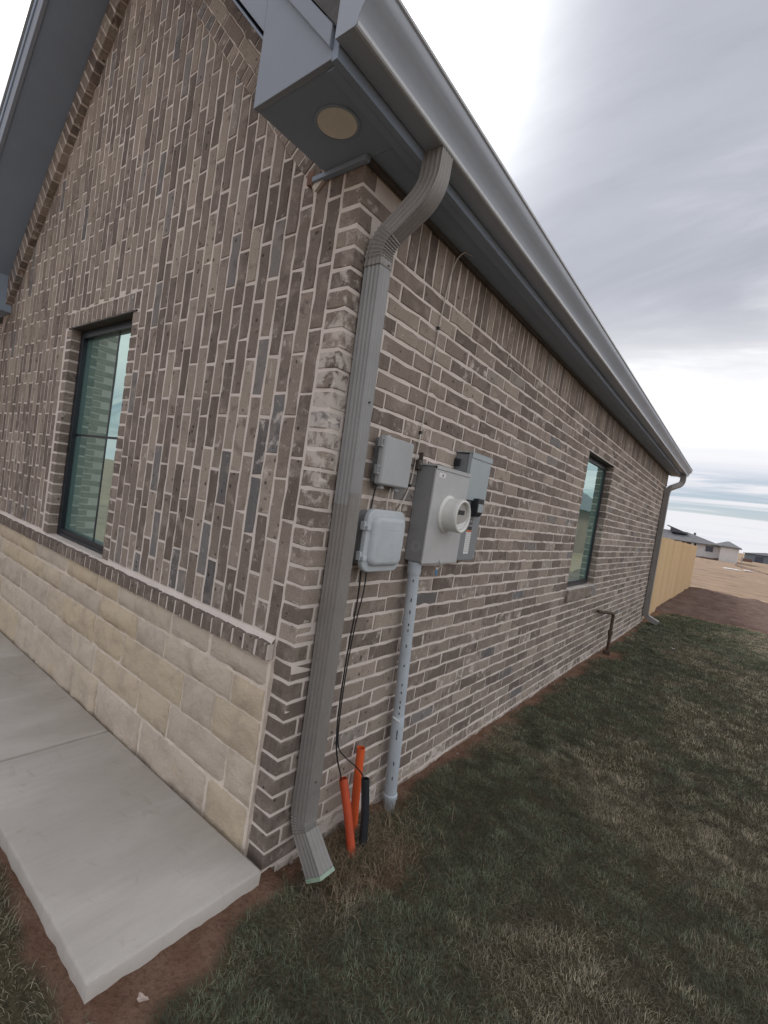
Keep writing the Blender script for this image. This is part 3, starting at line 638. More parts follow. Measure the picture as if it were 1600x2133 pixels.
rake(PKX, -0.205, wr, 0.325, 0.338, -OV, 0.0, 'rake_soffit', M['trim'])
rake(RX, -0.19, wr, 0.355, 0.52, -D2 + 0.004, -OV, 'rake_fascia', M['box']); rake(RX, 0.159, wr, 0.52, 0.585, -D2 - 0.010, -OV + 0.004, 'rake_trim', M['box'])
# boxed eave return at the corner: front face, bottom, inner side
q = MB(); q.prism([(-0.19, -D2 + 0.004, ZS - 0.004), (0.160, -D2 + 0.004, ZS - 0.004), (0.160, -D2 + 0.004, wr(0.16) + 0.60), (-0.19, -D2 + 0.004, wr(-0.19) + 0.52)], (0, 0.022, 0)); q.build('eave_box_face', M['box'], house, bevel=0.002)
q = MB(); q.box(-0.19, 0.1595, -OV + 0.001, -0.0, ZS, ZS + 0.012); q.build('eave_box_bottom', M['trim'], house, bevel=0.001)
q = MB(); q.prism([(-0.19, -OV + 0.001, ZS + 0.013), (-0.19, -0.002, ZS + 0.013), (-0.19, -0.002, wr(-0.19) + 0.5), (-0.19, -OV + 0.001, wr(-0.19) + 0.5)], (0.012, 0, 0)); q.build('eave_box_side', M['trim'], house)
# side soffit, fascia, frieze
q = MB(); q.box(0.001, 0.1595, 0.001, YE + 0.30, ZS, ZS + 0.012); q.build('soffit', M['trim'], house)
q = MB(); q.box(0.160, 0.184, -D2 + 0.004, YE + 0.32, ZS - 0.012, 2.885); q.build('fascia', M['trim'], house, bevel=0.002)
q = MB(); q.box(0.125, 0.1595, -OV, YE + 0.30, ZS - 0.010, ZS - 0.0005); q.build('soffit_trim', M['trim'], house, bevel=0.002)
q = MB(); q.box(0.0035, 0.024, -0.0, YE, ZS - 0.018, ZS - 0.0005); q.build('frieze', M['lintel'], house, bevel=0.002)
q = MB(); q.box(-0.252, 0.022, -0.028, -0.002, ZS - 0.020, ZS - 0.0005); q.build('frieze', M['trim'], house, bevel=0.002)
q = MB(); q.box(-0.288, -0.252, -0.022, -0.002, ZS - 0.022, ZS + 0.035); q.build('wood_block', M['rotwood'], house, bevel=0.003)
q = MB(); q.box(XLE, XL + 0.25, -OV, 0.0, 2.74, 2.752); q.build('eave_box_bottom', M['trim'], house)
q = MB(); q.prism([(XLE, -D2 + 0.004, 2.73), (XL + 0.25, -D2 + 0.004, 2.73), (XL + 0.25, -D2 + 0.004, wl(XL + 0.25) + 0.40), (XLE, -D2 + 0.004, wl(XLE) + 0.42)], (0, 0.022, 0)); q.build('eave_box_face', M['box'], house)
q = MB(); q.box(XL + 0.238, XL + 0.25, -OV, -0.002, 2.753, wl(XL + 0.25) + 0.26); q.build('eave_box_side', M['trim'], house)
# porch wing further left (mirrored in the front window)
q = MB(); q.box(-5.6, -5.02, -1.19, 0.3, -0.3, 3.3); wing = q.build('porch_wall', M['mortar'], house)
jv, jf, jc = [], [], []
for k in range(-1, 43):
    y = -1.185 + (0.0 if k % 2 else 0.127)
    while y < 0.2:
        v, f = outline_mesh(rect(BL - J, C - J), 0.02, rc); n0 = len(jv); mt = Matrix.Translation((-5.016, y + BL / 2, (k + 0.5) * C)) @ Matrix.Rotation(RZ, 4, 'Z')
        jv += [tuple(mt @ Vector(p)) for p in v]; jf += [tuple(t + n0 for t in fc) for fc in f]; jc += [(0.78 + 0.1 * rc.random(), 0.0, rc.random(), 1)] * len(v); y += BL
me = bpy.data.meshes.new('porch_bricks'); me.from_pydata(jv, [], jf); me.materials.append(M['brickj']); ca = me.color_attributes.new('bc', 'FLOAT_COLOR', 'POINT'); ca.data.foreach_set('color', np.array(jc, 'f4').ravel())
o = bpy.data.objects.new('porch_bricks', me); COL.objects.link(o); o.parent = wing; tag(o, kind='stuff')
# round fixture in the eave box
q = MB(); q.lathe((0.018, -0.190, ZS + 0.004), (0, 0, -1), [(0, 0.070), (0.007, 0.070), (0.009, 0.066), (0.008, 0.060)], 32)
fix = q.build('soffit_light', M['fixture'], None, smooth=True); q = MB(); q.lathe((0.018, -0.190, ZS + 0.001), (0, 0, -1), [(0, 0.078), (0.005, 0.078), (0.0065, 0.075), (0.0065, 0.0705), (0.002, 0.0705)], 32, cap=False); q.build('trim_ring', M['trim'], fix, smooth=True)
tag(fix, 'round cream light in the underside of the grey eave corner box', 'light')

# ---------------------------------------------------------------- gutter and downspouts
gut = empty('gutter', (0.2, -0.4, 2.78)); tag(gut, 'long grey metal gutter along the eave of the brick house', 'gutter')
prof = [(0.186, 2.895), (0.186, 2.778), (0.188, 2.774), (0.258, 2.774), (0.263, 2.777), (0.266, 2.795), (0.274, 2.812), (0.290, 2.838), (0.303, 2.853), (0.309, 2.868), (0.310, 2.886)]
t_ = 0.0022
def ext(pts, y0, y1, nm, m_):
    q = MB(); ins = []
    for i, p in enumerate(pts):
        a_ = Vector(pts[max(0, i - 1)]); c_ = Vector(pts[min(len(pts) - 1, i + 1)]); d_ = (c_ - a_).normalized(); ins.append((p[0] - d_.y * t_, p[1] + d_.x * t_))
    loop = pts + ins[::-1]; ny = 24
    q.rings([[(x, y0 + (y1 - y0) * k / ny, z) for x, z in loop] for k in range(ny + 1)]); o = q.build(nm, m_, gut, smooth=True, angle=30); o.matrix_parent_inverse = Matrix.Translation(-Vector(gut.location)); return o
YG0, YG1 = -0.402, 9.74
ext(prof, YG0, YG1, 'trough', M['gutter']); ext([(0.310, 2.8865), (0.316, 2.889), (0.317, 2.897), (0.311, 2.901), (0.300, 2.898)], YG0, YG1, 'rim', M['hilite']); ext([(0.2535, 2.7725), (0.2620, 2.7725), (0.2655, 2.7765), (0.2668, 2.7860)], YG0, YG1, 'edge_highlight', M['hilite'])  # bottom strip is an added highlight line, rim painted paler likewise
for yy in (YG0 - 0.003, YG1 + 0.0005):
    q = MB(); q.prism([(x, yy, z) for x, z in prof], (0, 0.0025, 0)); o = q.build('end_cap', M['gutter'], gut); o.matrix_parent_inverse = Matrix.Translation(-Vector(gut.location))
def rib_ring(c, ax, ay, wx, wy, ribs=True):
    """rectangular downspout section with flutes; ax, ay unit vectors of the section"""
    P = []; n = 13; d = 0.0032
    def side(p, q, nrm):
        for i in range(n):
            t = i / n; e = d * 0.5 * (1 - math.cos(2 * math.pi * t * 4)) if ribs and 0.06 < t < 0.95 else 0
            P.append(p + (q - p) * t - nrm * e)
    a = c - ax * wx / 2 - ay * wy / 2; b_ = c + ax * wx / 2 - ay * wy / 2; c_ = c + ax * wx / 2 + ay * wy / 2; d_ = c - ax * wx / 2 + ay * wy / 2
    side(a, b_, -ay); side(b_, c_, ax); side(c_, d_, ay); side(d_, a, -ax)
    return P
def spout_sweep(path, wx, wy, parent, nm, m_, ribs=True, crimp=None, flare=None):
    q = MB(); rings = []; Pt = [Vector(p) for p in path]; ay0 = Vector((0, 1, 0))
    for i, p in enumerate(Pt):
        t = (Pt[min(i + 1, len(Pt) - 1)] - Pt[max(i - 1, 0)]).normalized(); ax = ay0.cross(t)
        if ax.length < 1e-3: ax = Vector((1, 0, 0))
        ax.normalize(); ay = t.cross(ax)
        if ax.x < 0: ax = -ax; ay = -ay
        s_ = 1.0
        if crimp and crimp[0] <= i <= crimp[1]: s_ = 1.0 - 0.085 * (i % 2)
        if flare: s_ *= flare[min(i, len(flare) - 1)]
        rings.append(rib_ring(p, ax, ay, wx * s_, wy * s_, ribs))
    q.rings(rings, True, False); return q.build(nm, m_, parent, smooth=True, angle=24)
def bend(p0, p1, p2, r, n=14):
    p0, p1, p2 = Vector(p0), Vector(p1), Vector(p2); a = (p0 - p1).normalized(); b_ = (p2 - p1).normalized(); half = a.angle(b_) / 2; d = r / math.tan(half)
    s, e = p1 + a * d, p1 + b_ * d; bis = (a + b_).normalized(); c = p1 + bis * (r / math.sin(half)); out = []
    for i in range(n + 1):
        t = i / n; u = (s - c).normalized().slerp((e - c).normalized(), t); out.append(c + u * r)
    return out
ds = empty('downspout', (0.045, 0.14, 0.0)); tag(ds, 'grey-brown fluted metal downspout at the near corner of the house', 'downspout')
W1, W2 = 0.076, 0.072
top = Vector((0.046, 0.100, 2.44)); mid = Vector((0.046, 0.134, 1.35)); low = Vector((0.046, 0.151, 0.22))
def dadd(o): o.matrix_parent_inverse = Matrix.Translation(-Vector(ds.location)); return o
pipe = [low + Vector((0, 0, 0.02))] + [low.lerp(mid, t / 6) for t in range(1, 6)] + [mid.lerp(top, t / 6) for t in range(0, 7)]
dadd(spout_sweep(pipe[:8], W1, W2, ds, 'pipe', M['spout'])); dadd(spout_sweep([pipe[7] - Vector((0, 0.0015, 0.05))] + pipe[8:], W1 * 0.97, W2 * 0.97, ds, 'pipe', M['spout2']))
e0, e1, e2, e3 = top - Vector((0, 0, 0.05)), top + Vector((0, -0.004, 0.035)), Vector((0.222, 0.128, 2.640)), Vector((0.222, 0.132, 2.776))
path = [e0] + bend(e0, e1, e2, 0.13, 16) + bend(e1, e2, e3, 0.15, 16) + [e3]
dadd(spout_sweep(path, W1 * 1.03, W2 * 1.04, ds, 'elbow', M['spout'], True, (1, 17)))
s0 = low + Vector((0, 0, 0.09)); s1 = low + Vector((0.004, 0, -0.05)); s2 = Vector((0.176, 0.152, 0.022))
path = [s0, s0 - Vector((0, 0, 0.02))] + bend(s0, s1, s2, 0.09, 14) + [s1.lerp(s2, 0.72), s2]
dadd(spout_sweep(path, W1 * 1.04, W2 * 1.04, ds, 'shoe', M['spout'], True, (2, 15), [1.0] * 17 + [1.04, 1.10]))
q = MB(); ax = (s2 - s1).normalized(); ayv = Vector((0, 1, 0)); axn = ayv.cross(ax).normalized(); ayn = ax.cross(axn)
q.rings([rib_ring(s2 - ax * 0.012, axn, ayn, W1 * 1.09, W2 * 1.09, False), rib_ring(s2 + ax * 0.002, axn, ayn, W1 * 1.12, W2 * 1.12, False), rib_ring(s2 + ax * 0.002, axn, ayn, W1 * 1.16, W2 * 1.16, False), rib_ring(s2 - ax * 0.012, axn, ayn, W1 * 1.16, W2 * 1.16, False)], True, False)
dadd(q.build('raw_end', M['spoutend'], ds))
for (yy, zz) in ((0.128, 1.885), (0.150, 0.36), (0.118, 2.40)):
    q = MB(); q.lathe((0.0845, yy, zz), (1, 0, 0), [(-0.004, 0.004), (0.002, 0.004), (0.003, 0.002)], 8); dadd(q.build('screw', M['lintel'], ds))
# far downspout
ds2 = empty('downspout', (0.05, 9.2, 0.0)); tag(ds2, 'far grey downspout at the back corner beside the wooden fence', 'downspout')
def d2add(o): o.matrix_parent_inverse = Matrix.Translation(-Vector(ds2.location)); return o
f0, f1 = Vector((0.05, 9.20, 0.22)), Vector((0.05, 9.18, 2.40))
d2add(spout_sweep([f0, f0.lerp(f1, 0.5), f1], 0.08, 0.10, ds2, 'pipe', M['spout'], False))
g0, g1, g2, g3 = f1 - Vector((0, 0, 0.05)), f1 + Vector((0, 0, 0.06)), Vector((0.225, 9.40, 2.60)), Vector((0.225, 9.42, 2.775))
d2add(spout_sweep([g0] + bend(g0, g1, g2, 0.14) + bend(g1, g2, g3, 0.14) + [g3], 0.084, 0.105, ds2, 'elbow', M['spout'], False))
h0, h1, h2 = f0 + Vector((0, 0, 0.05)), f0 + Vector((0, 0, -0.10)), Vector((0.25, 9.25, 0.03))
d2add(spout_sweep([h0] + bend(h0, h1, h2, 0.12) + [h2], 0.084, 0.105, ds2, 'shoe', M['spout'], False))
# ---------------------------------------------------------------- utility boxes on the side wall
def rbox(x0, x1, y0, y1, z0, z1, r, n=5, dome=0.0):
    """box lying on the wall with rounded corners in the wall plane; rings along +x"""
    def ring(x, ins):
        out = []; rr = max(0.002, r - ins)
        for cy, cz, a0 in ((y1 - r, z1 - r, 0), (y0 + r, z1 - r, 90), (y0 + r, z0 + r, 180), (y1 - r, z0 + r, 270)):
            for k in range(n + 1):
                a_ = R_(a0 + 90 * k / n); out.append((x, cy + rr * math.cos(a_), cz + rr * math.sin(a_)))
        return out
    rings = [ring(x0, 0), ring(x1 - dome, 0)]
    for t in (0.3, 0.55, 0.8, 1.0):
        if dome: rings.append(ring(x1 - dome + dome * math.sin(t * math.pi / 2), dome * (1 - math.cos(t * math.pi / 2))))
    return rings
# upper cable box
cb_ = empty('cable_box', (0, 0.42, 1.59)); tag(cb_, 'smaller grey plastic cable box, upper of the two beside the downspout', 'utility box')
def add_to(e, o): o.matrix_parent_inverse = Matrix.Translation(-Vector(e.location)); return o
q = MB(); q.rings(rbox(0.001, 0.042, 0.318, 0.515, 1.590, 1.785, 0.008, 3)); add_to(cb_, q.build('base', M['plasshade'], cb_, smooth=True))
q = MB(); q.rings(rbox(0.042, 0.070, 0.292, 0.520, 1.583, 1.790, 0.010, 4, 0.012)); add_to(cb_, q.build('lid', M['plas2'], cb_, smooth=True))
for zz in (1.625, 1.740):
    q = MB(); q.box(0.040, 0.060, 0.280, 0.284, zz, zz + 0.038); q.box(0.040, 0.060, 0.284, 0.293, zz, zz + 0.007); q.box(0.040, 0.060, 0.284, 0.293, zz + 0.031, zz + 0.038); add_to(cb_, q.build('hinge', M['plas2'], cb_, bevel=0.001))
q = MB(); q.box(0.002, 0.012, 0.385, 0.407, 1.785, 1.806); add_to(cb_, q.build('mounting_tab', M['plas2'], cb_, bevel=0.002))
q = MB(); q.box(0.002, 0.012, 0.350, 0.372, 1.565, 1.590); add_to(cb_, q.build('mounting_tab', M['plas2'], cb_, bevel=0.002))
for yy in (0.352, 0.472):
    q = MB(); q.lathe((0.028, yy, 1.590), (0, 0, -1), [(-0.005, 0.018), (0.012, 0.018), (0.014, 0.020), (0.022, 0.020), (0.024, 0.012)], 14); add_to(cb_, q.build('cable_gland', M['plas2'], cb_, smooth=True))
q = MB(); q.box(0.046, 0.060, 0.520, 0.529, 1.66, 1.71); q.lathe((0.058, 0.526, 1.695), (1, 0, 0), [(0, 0.006), (0.01, 0.006)], 10); add_to(cb_, q.build('latch', M['black'], cb_, bevel=0.001))
# lower telecom box
tb = empty('telecom_box', (0, 0.38, 1.23)); tag(tb, 'larger rounded grey telecom box left of the electric meter', 'utility box')
q = MB(); q.rings(rbox(0.001, 0.060, 0.262, 0.512, 1.232, 1.468, 0.045, 7)); add_to(tb, q.build('base', M['plasshade'], tb, smooth=True))
q = MB(); q.rings(rbox(0.060, 0.082, 0.238, 0.522, 1.213, 1.480, 0.050, 7, 0.008)); add_to(tb, q.build('rim', M['plas'], tb, smooth=True))
q = MB(); q.rings(rbox(0.080, 0.106, 0.264, 0.502, 1.240, 1.455, 0.040, 7, 0.024)); add_to(tb, q.build('lid', M['plas'], tb, smooth=True))
q = MB(); q.box(0.1045, 0.1066, 0.315, 0.468, 1.398, 1.402); add_to(tb, q.build('moulded_ridge', M['plas'], tb, bevel=0.001))
rr_ = random.Random(4); q = MB()
for k in range(9):
    yy = 0.36 + rr_.random() * 0.11; zz = 1.27 + rr_.random() * 0.10; q.box(0.1060, 0.1064, yy, yy + 0.004 + rr_.random() * 0.012, zz, zz + 0.002 + 0.004 * rr_.random())
add_to(tb, q.build('scuff_marks', M['pvc'], tb))
for zz in (1.262, 1.388):
    q = MB(); q.box(0.052, 0.074, 0.228, 0.240, zz, zz + 0.036); q.box(0.074, 0.090, 0.232, 0.258, zz + 0.002, zz + 0.020); add_to(tb, q.build('hinge', M['plas'], tb, bevel=0.002))
q = MB(); q.tube([(0.074, 0.522, 1.325), (0.076, 0.535, 1.328), (0.078, 0.540, 1.318)], 0.0025, 6); add_to(tb, q.build('latch_wire', M['steel'], tb))
# electric meter enclosure
mb = empty('electric_meter', (0, 0.86, 1.25)); tag(mb, 'grey steel meter box with round pale meter projecting from its cover', 'meter')
mx = 0.106
q = MB(); q.box(0.001, mx - 0.012, 0.688, 1.040, 1.249, 1.716); add_to(mb, q.build('enclosure', M['metshade'], mb, bevel=0.003))
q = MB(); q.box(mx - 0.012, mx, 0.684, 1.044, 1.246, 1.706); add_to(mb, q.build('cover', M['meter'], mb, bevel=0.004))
q = MB(); q.prism([(0.001, 0.681, 1.716), (mx + 0.004, 0.681, 1.716), (mx + 0.004, 0.681, 1.722), (0.001, 0.681, 1.728)], (0, 0.366, 0)); q.box(mx + 0.0005, mx + 0.004, 0.681, 1.047, 1.704, 1.716); add_to(mb, q.build('cover_lip', M['meter'], mb, bevel=0.001))
MC = (0, 0.857, 1.497)
q = MB(); q.lathe((mx, MC[1], MC[2]), (1, 0, 0), [(-0.004, 0.094), (0.004, 0.094), (0.008, 0.090), (0.012, 0.083), (0.058, 0.081), (0.066, 0.083), (0.080, 0.083), (0.086, 0.080), (0.088, 0.074), (0.084, 0.068), (0.070, 0.066)], 48, cap=False); add_to(mb, q.build('meter_ring', M['ring'], mb, smooth=True, angle=28))
q = MB(); q.lathe((mx + 0.068, MC[1], MC[2]), (1, 0, 0), [(0, 0.067), (0.002, 0.066), (0.004, 0.0)], 32, cap=False); add_to(mb, q.build('meter_face', M['lens'], mb, smooth=True))
q = MB(); q.box(mx + 0.072, mx + 0.0735, 0.828, 0.892, 1.505, 1.527); add_to(mb, q.build('display', M['ink'], mb))
q = MB()
c0 = [(mx + 0.0745, MC[1] + 0.064 * math.cos(R_(a_)), MC[2] + 0.064 * math.sin(R_(a_))) for a_ in range(225, 351, 9)]; q.prism(c0, (0.0015, 0, 0)); add_to(mb, q.build('lower_label', M['white'], mb))
q = MB(); q.box(mx + 0.0004, mx + 0.0012, 0.712, 0.778, 1.668, 1.690); lab = add_to(mb, q.build('label', M['white'], mb))
q = MB(); q.lathe((mx + 0.0013, 0.750, 1.679), (1, 0, 0), [(0, 0.0062), (0.0005, 0.0062)], 12); add_to(mb, q.build('label_print', M['ink'], mb))
q = MB(); q.tube(smooth_path([(mx + 0.002, 0.855, 1.255), (mx + 0.006, 0.857, 1.240), (mx + 0.004, 0.852, 1.225), (mx - 0.002, 0.848, 1.218)], 4), 0.0018, 6); q.lathe((mx + 0.001, 0.858, 1.256), (1, 0, 0), [(0, 0.012), (0.007, 0.012), (0.009, 0.009)], 14); add_to(mb, q.build('seal_wire', M['meter'], mb))
q = MB(); q.box(mx - 0.006, mx - 0.002, 0.838, 0.854, 1.186, 1.214); add_to(mb, q.build('seal_tag', M['blue'], mb, bevel=0.002))
q = MB(); q.box(mx - 0.006, mx - 0.002, 0.841, 0.853, 1.2145, 1.226); add_to(mb, q.build('seal_tag_top', M['ring'], mb, bevel=0.001))
q = MB(); q.lathe((0.055, 0.6885, 1.325), (0, -1, 0), [(0, 0.0265), (0.0012, 0.0255), (0.0002, 0.024)], 24, cap=False); q.lathe((0.055, 0.6885, 1.325), (0, -1, 0), [(0, 0.0165), (0.0012, 0.0155), (0.0002, 0.014)], 24, cap=False); add_to(mb, q.build('knockout', M['meter'], mb, smooth=True))
# bonding clamp beside the meter
gb = empty('ground_clamp', (0.01, 0.66, 1.70)); tag(gb, 'small dark bonding clamp at the top left of the meter box', 'clamp')
q = MB(); q.box(0.002, 0.030, 0.640, 0.676, 1.690, 1.735); q.box(0.002, 0.026, 0.676, 0.6805, 1.690, 1.775); add_to(gb, q.build('bracket', M['lintel'], gb, bevel=0.002))
q = MB(); q.lathe((0.030, 0.655, 1.715), (1, 0, 0), [(0, 0.006), (0.006, 0.006)], 8); add_to(gb, q.build('clamp_screw', M['steel'], gb))
# disconnect box
db = empty('disconnect_box', (0, 1.18, 1.25)); tag(db, 'tall narrow blue-grey disconnect box right of the electric meter', 'utility box')
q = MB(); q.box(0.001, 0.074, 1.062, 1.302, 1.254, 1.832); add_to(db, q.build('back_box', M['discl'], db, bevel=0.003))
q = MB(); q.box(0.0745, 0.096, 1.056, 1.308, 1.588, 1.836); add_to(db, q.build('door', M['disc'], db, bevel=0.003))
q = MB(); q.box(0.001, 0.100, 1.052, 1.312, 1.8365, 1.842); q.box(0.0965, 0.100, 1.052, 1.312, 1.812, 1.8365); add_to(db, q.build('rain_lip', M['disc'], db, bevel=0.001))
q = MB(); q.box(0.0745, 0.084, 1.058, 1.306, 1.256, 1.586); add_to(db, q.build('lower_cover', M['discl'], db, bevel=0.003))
q = MB(); q.prism([(0.084, 1.150, 1.600), (0.126, 1.150, 1.605), (0.126, 1.150, 1.525), (0.112, 1.150, 1.505), (0.084, 1.150, 1.500)], (0, 0.075, 0)); hs = add_to(db, q.build('hasp', M['duct'], db, bevel=0.004))
q = MB(); q.box(0.1262, 0.129, 1.156, 1.219, 1.530, 1.575); add_to(db, q.build('hasp_plate', M['disc'], db, bevel=0.002))
for z0, z1, m_ in ((1.462, 1.486, 'ink'), (1.426, 1.457, 'ink'), (1.414, 1.425, 'redlab'), (1.292, 1.4135, 'white')):
    q = MB(); q.box(0.0842, 0.0848, 1.158 if z0 > 1.42 else 1.150, 1.212, z0, z1); add_to(db, q.build('label', M[m_], db))
q = MB()
for k in range(9):
    for c_ in range(3): q.box(0.0849, 0.0852, 1.155 + c_ * 0.019, 1.170 + c_ * 0.019 - 0.003 * (k % 2), 1.400 - k * 0.012, 1.4055 - k * 0.012)
add_to(db, q.build('label_print', M['meter'], db))
q = MB()
for c_ in range(4): q.box(0.0849, 0.0852, 1.163 + c_ * 0.012, 1.169 + c_ * 0.012, 1.468, 1.481)
for c_ in range(5): q.box(0.0849, 0.0852, 1.161 + c_ * 0.010, 1.168 + c_ * 0.010, 1.446, 1.452)
add_to(db, q.build('label_print', M['meter'], db))
for yy in (1.078, 1.288):
    q = MB(); q.lathe((0.084, yy, 1.272), (1, 0, 0), [(0, 0.007), (0.003, 0.006), (0.004, 0.003)], 10); add_to(db, q.build('screw', M['steel'], db))
q = MB(); q.box(0.002, 0.035, 1.040, 1.0515, 1.760, 1.800); add_to(db, q.build('side_knob', M['duct'], db, bevel=0.002))
# conduit
cd = empty('conduit', (0.045, 0.84, 0)); tag(cd, 'grey plastic conduit running from the meter box down to the lawn', 'conduit')
ct, cbm = Vector((0.050, 0.712, 1.249)), Vector((0.050, 0.838, -0.05)); at = lambda z: ct.lerp(cbm, (1.249 - z) / 1.299)
q = MB(); q.tube([at(1.249), at(0.43)], 0.0285, 20); add_to(cd, q.build('upper_pipe', M['pvc'], cd, smooth=True))
q = MB(); q.tube([at(0.455), at(0.45), at(0.40), at(0.03), at(0.025)], [0.0295, 0.0318, 0.0322, 0.0322, 0.031], 20); add_to(cd, q.build('lower_pipe', M['pvc'], cd, smooth=True))
q = MB(); q.tube([at(0.033), at(0.030), at(0.010), at(0.004), at(-0.04), at(-0.085)], [0.034, 0.0375, 0.0375, 0.034, 0.030, 0.024], 20); add_to(cd, q.build('bell_end', M['pvc'], cd, smooth=True))
q = MB(); q.tube([at(1.249), at(1.19)], 0.0335, 20); add_to(cd, q.build('hub', M['pvc'], cd, smooth=True))
q = MB(); vdir = Vector((0.55, -0.83, 0)); rr_ = random.Random(8)
for z0 in [1.15, 1.05, 0.99, 0.93, 0.90, 0.82, 0.72, 0.62, 0.58, 0.53, 0.50, 0.47, 0.37, 0.355, 0.34, 0.20, 0.12]:
    hh = rr_.choice((0.012, 0.02, 0.028)); rad = 0.0287 if z0 > 0.455 else 0.0324; p_ = at(z0) + vdir.normalized() * rad; tv = Vector((0.83, 0.55, 0)) * 0.0028; nv = vdir.normalized() * 0.0004
    q.add([p_ - tv + nv, p_ + tv + nv, p_ + tv + nv + Vector((0, -0.0009, hh)), p_ - tv + nv + Vector((0, -0.0009, hh))], [(0, 1, 2, 3)])
add_to(cd, q.build('printed_marks', M['ink'], cd))
q = MB(); tv = Vector((0.83, 0.55, 0)); p_ = at(0.452); q.tube([p_ + vdir.normalized() * 0.026 - tv * 0.028, p_ + vdir.normalized() * 0.034 - tv * 0.01 + Vector((0, 0, -0.008)), p_ + vdir.normalized() * 0.0345 + tv * 0.008 + Vector((0, 0, -0.014))], 0.0035, 6); add_to(cd, q.build('glue_drip', M['ring'], cd))
# white cable from the soffit with clips
wc = empty('white_cable', (0.012, 0.6, 1.7)); tag(wc, 'thin white cable clipped to the brick from soffit to telecom box', 'cable')
cp = [(0.045, 0.735, 2.75), (0.020, 0.715, 2.71), (0.010, 0.690, 2.60), (0.009, 0.665, 2.36), (0.009, 0.655, 2.0), (0.009, 0.648, 1.83), (0.009, 0.640, 1.70), (0.010, 0.622, 1.60), (0.014, 0.560, 1.50), (0.020, 0.52, 1.465)]
q = MB(); q.tube(smooth_path(cp, 6), 0.0032, 8); add_to(wc, q.build('cable', M['cable'], wc, smooth=True))
q = MB(); q.tube(smooth_path([(0.030, 0.437, 1.575), (0.030, 0.430, 1.54), (0.032, 0.425, 1.50), (0.035, 0.430, 1.46)], 5), 0.0032, 8); add_to(wc, q.build('cable_tail', M['cable'], wc, smooth=True))
q = MB(); q.tube(smooth_path([(0.045, 0.735, 2.75), (0.055, 0.750, 2.742), (0.065, 0.775, 2.744)], 4), 0.002, 6); add_to(wc, q.build('cable_end', M['cable'], wc, smooth=True))
for yy, zz in ((0.664, 2.365), (0.650, 1.865), (0.626, 1.607)):
    q = MB(); q.box(0.002, 0.014, yy - 0.008, yy + 0.008, zz - 0.007, zz + 0.007); add_to(wc, q.build('clip', M['black'], wc, bevel=0.002))
# black drop cables
for nm, lb, pts in (('black_cable', 'black cable drooping from the telecom box into the left orange duct', [(0.030, 0.330, 1.60), (0.028, 0.318, 1.50), (0.028, 0.305, 1.30), (0.030, 0.310, 1.23), (0.030, 0.318, 1.10), (0.030, 0.312, 0.98), (0.032, 0.300, 0.80), (0.045, 0.285, 0.60), (0.060, 0.283, 0.47), (0.062, 0.310, 0.38), (0.056, 0.355, 0.30), (0.052, 0.384, 0.22)]),
                    ('black_cable', 'second thin black cable crossing to the black duct', [(0.034, 0.345, 1.23), (0.036, 0.345, 1.12), (0.034, 0.325, 0.98), (0.038, 0.305, 0.78), (0.050, 0.292, 0.58), (0.066, 0.290, 0.46), (0.080, 0.335, 0.40), (0.100, 0.405, 0.34), (0.114, 0.452, 0.28), (0.118, 0.46, 0.20)])):
    q = MB(); q.tube(smooth_path(pts, 6), 0.0037 if 'left' in lb else 0.003, 8); o = q.build(nm, M['black'], None, smooth=True); tag(o, lb, 'cable', 'black cables below the telecom box')
# ducts
def duct(nm, lb, p0, p1, p2, r, m_):
    e = empty(nm, p0); tag(e, lb, 'duct', 'plastic ducts by the wall')
    q = MB(); P = smooth_path([p0, p1, p2], 6); t = (Vector(p2) - Vector(p1)).normalized()
    q.tube(P, r, 20, cap=False); add_to(e, q.build('tube', m_, e, smooth=True))
    q = MB(); q.tube([P[-1] + t * 0.0005, P[-1] - t * 0.02, P[-1] - t * 0.08], r * 0.84, 20, cap=False); add_to(e, q.build('bore', m_, e, smooth=True))
    q = MB(); a_ = t.orthogonal().normalized(); b_ = t.cross(a_); rg = lambda rad, d: [P[-1] + t * d + (a_ * math.cos(x) + b_ * math.sin(x)) * rad for x in (2 * math.pi * k / 20 for k in range(20))]
    q.rings([rg(r, 0), rg(r * 0.99, 0.001), rg(r * 0.85, 0.001), rg(r * 0.84, 0)], True, False); add_to(e, q.build('cut_end', m_, e, smooth=True))
duct('orange_duct', 'dark orange duct leaning to the wall, nearest the downspout', (0.166, 0.388, -0.06), (0.108, 0.392, 0.11), (0.052, 0.384, 0.272), 0.0195, M['orange'])
duct('orange_duct', 'taller bright orange duct standing behind the other two', (0.066, 0.512, -0.06), (0.054, 0.504, 0.16), (0.044, 0.502, 0.372), 0.0195, M['orange2'])
duct('black_duct', 'black plastic duct between the orange ducts and the conduit', (0.170, 0.446, -0.06), (0.146, 0.462, 0.11), (0.116, 0.464, 0.275), 0.0185, M['duct'])
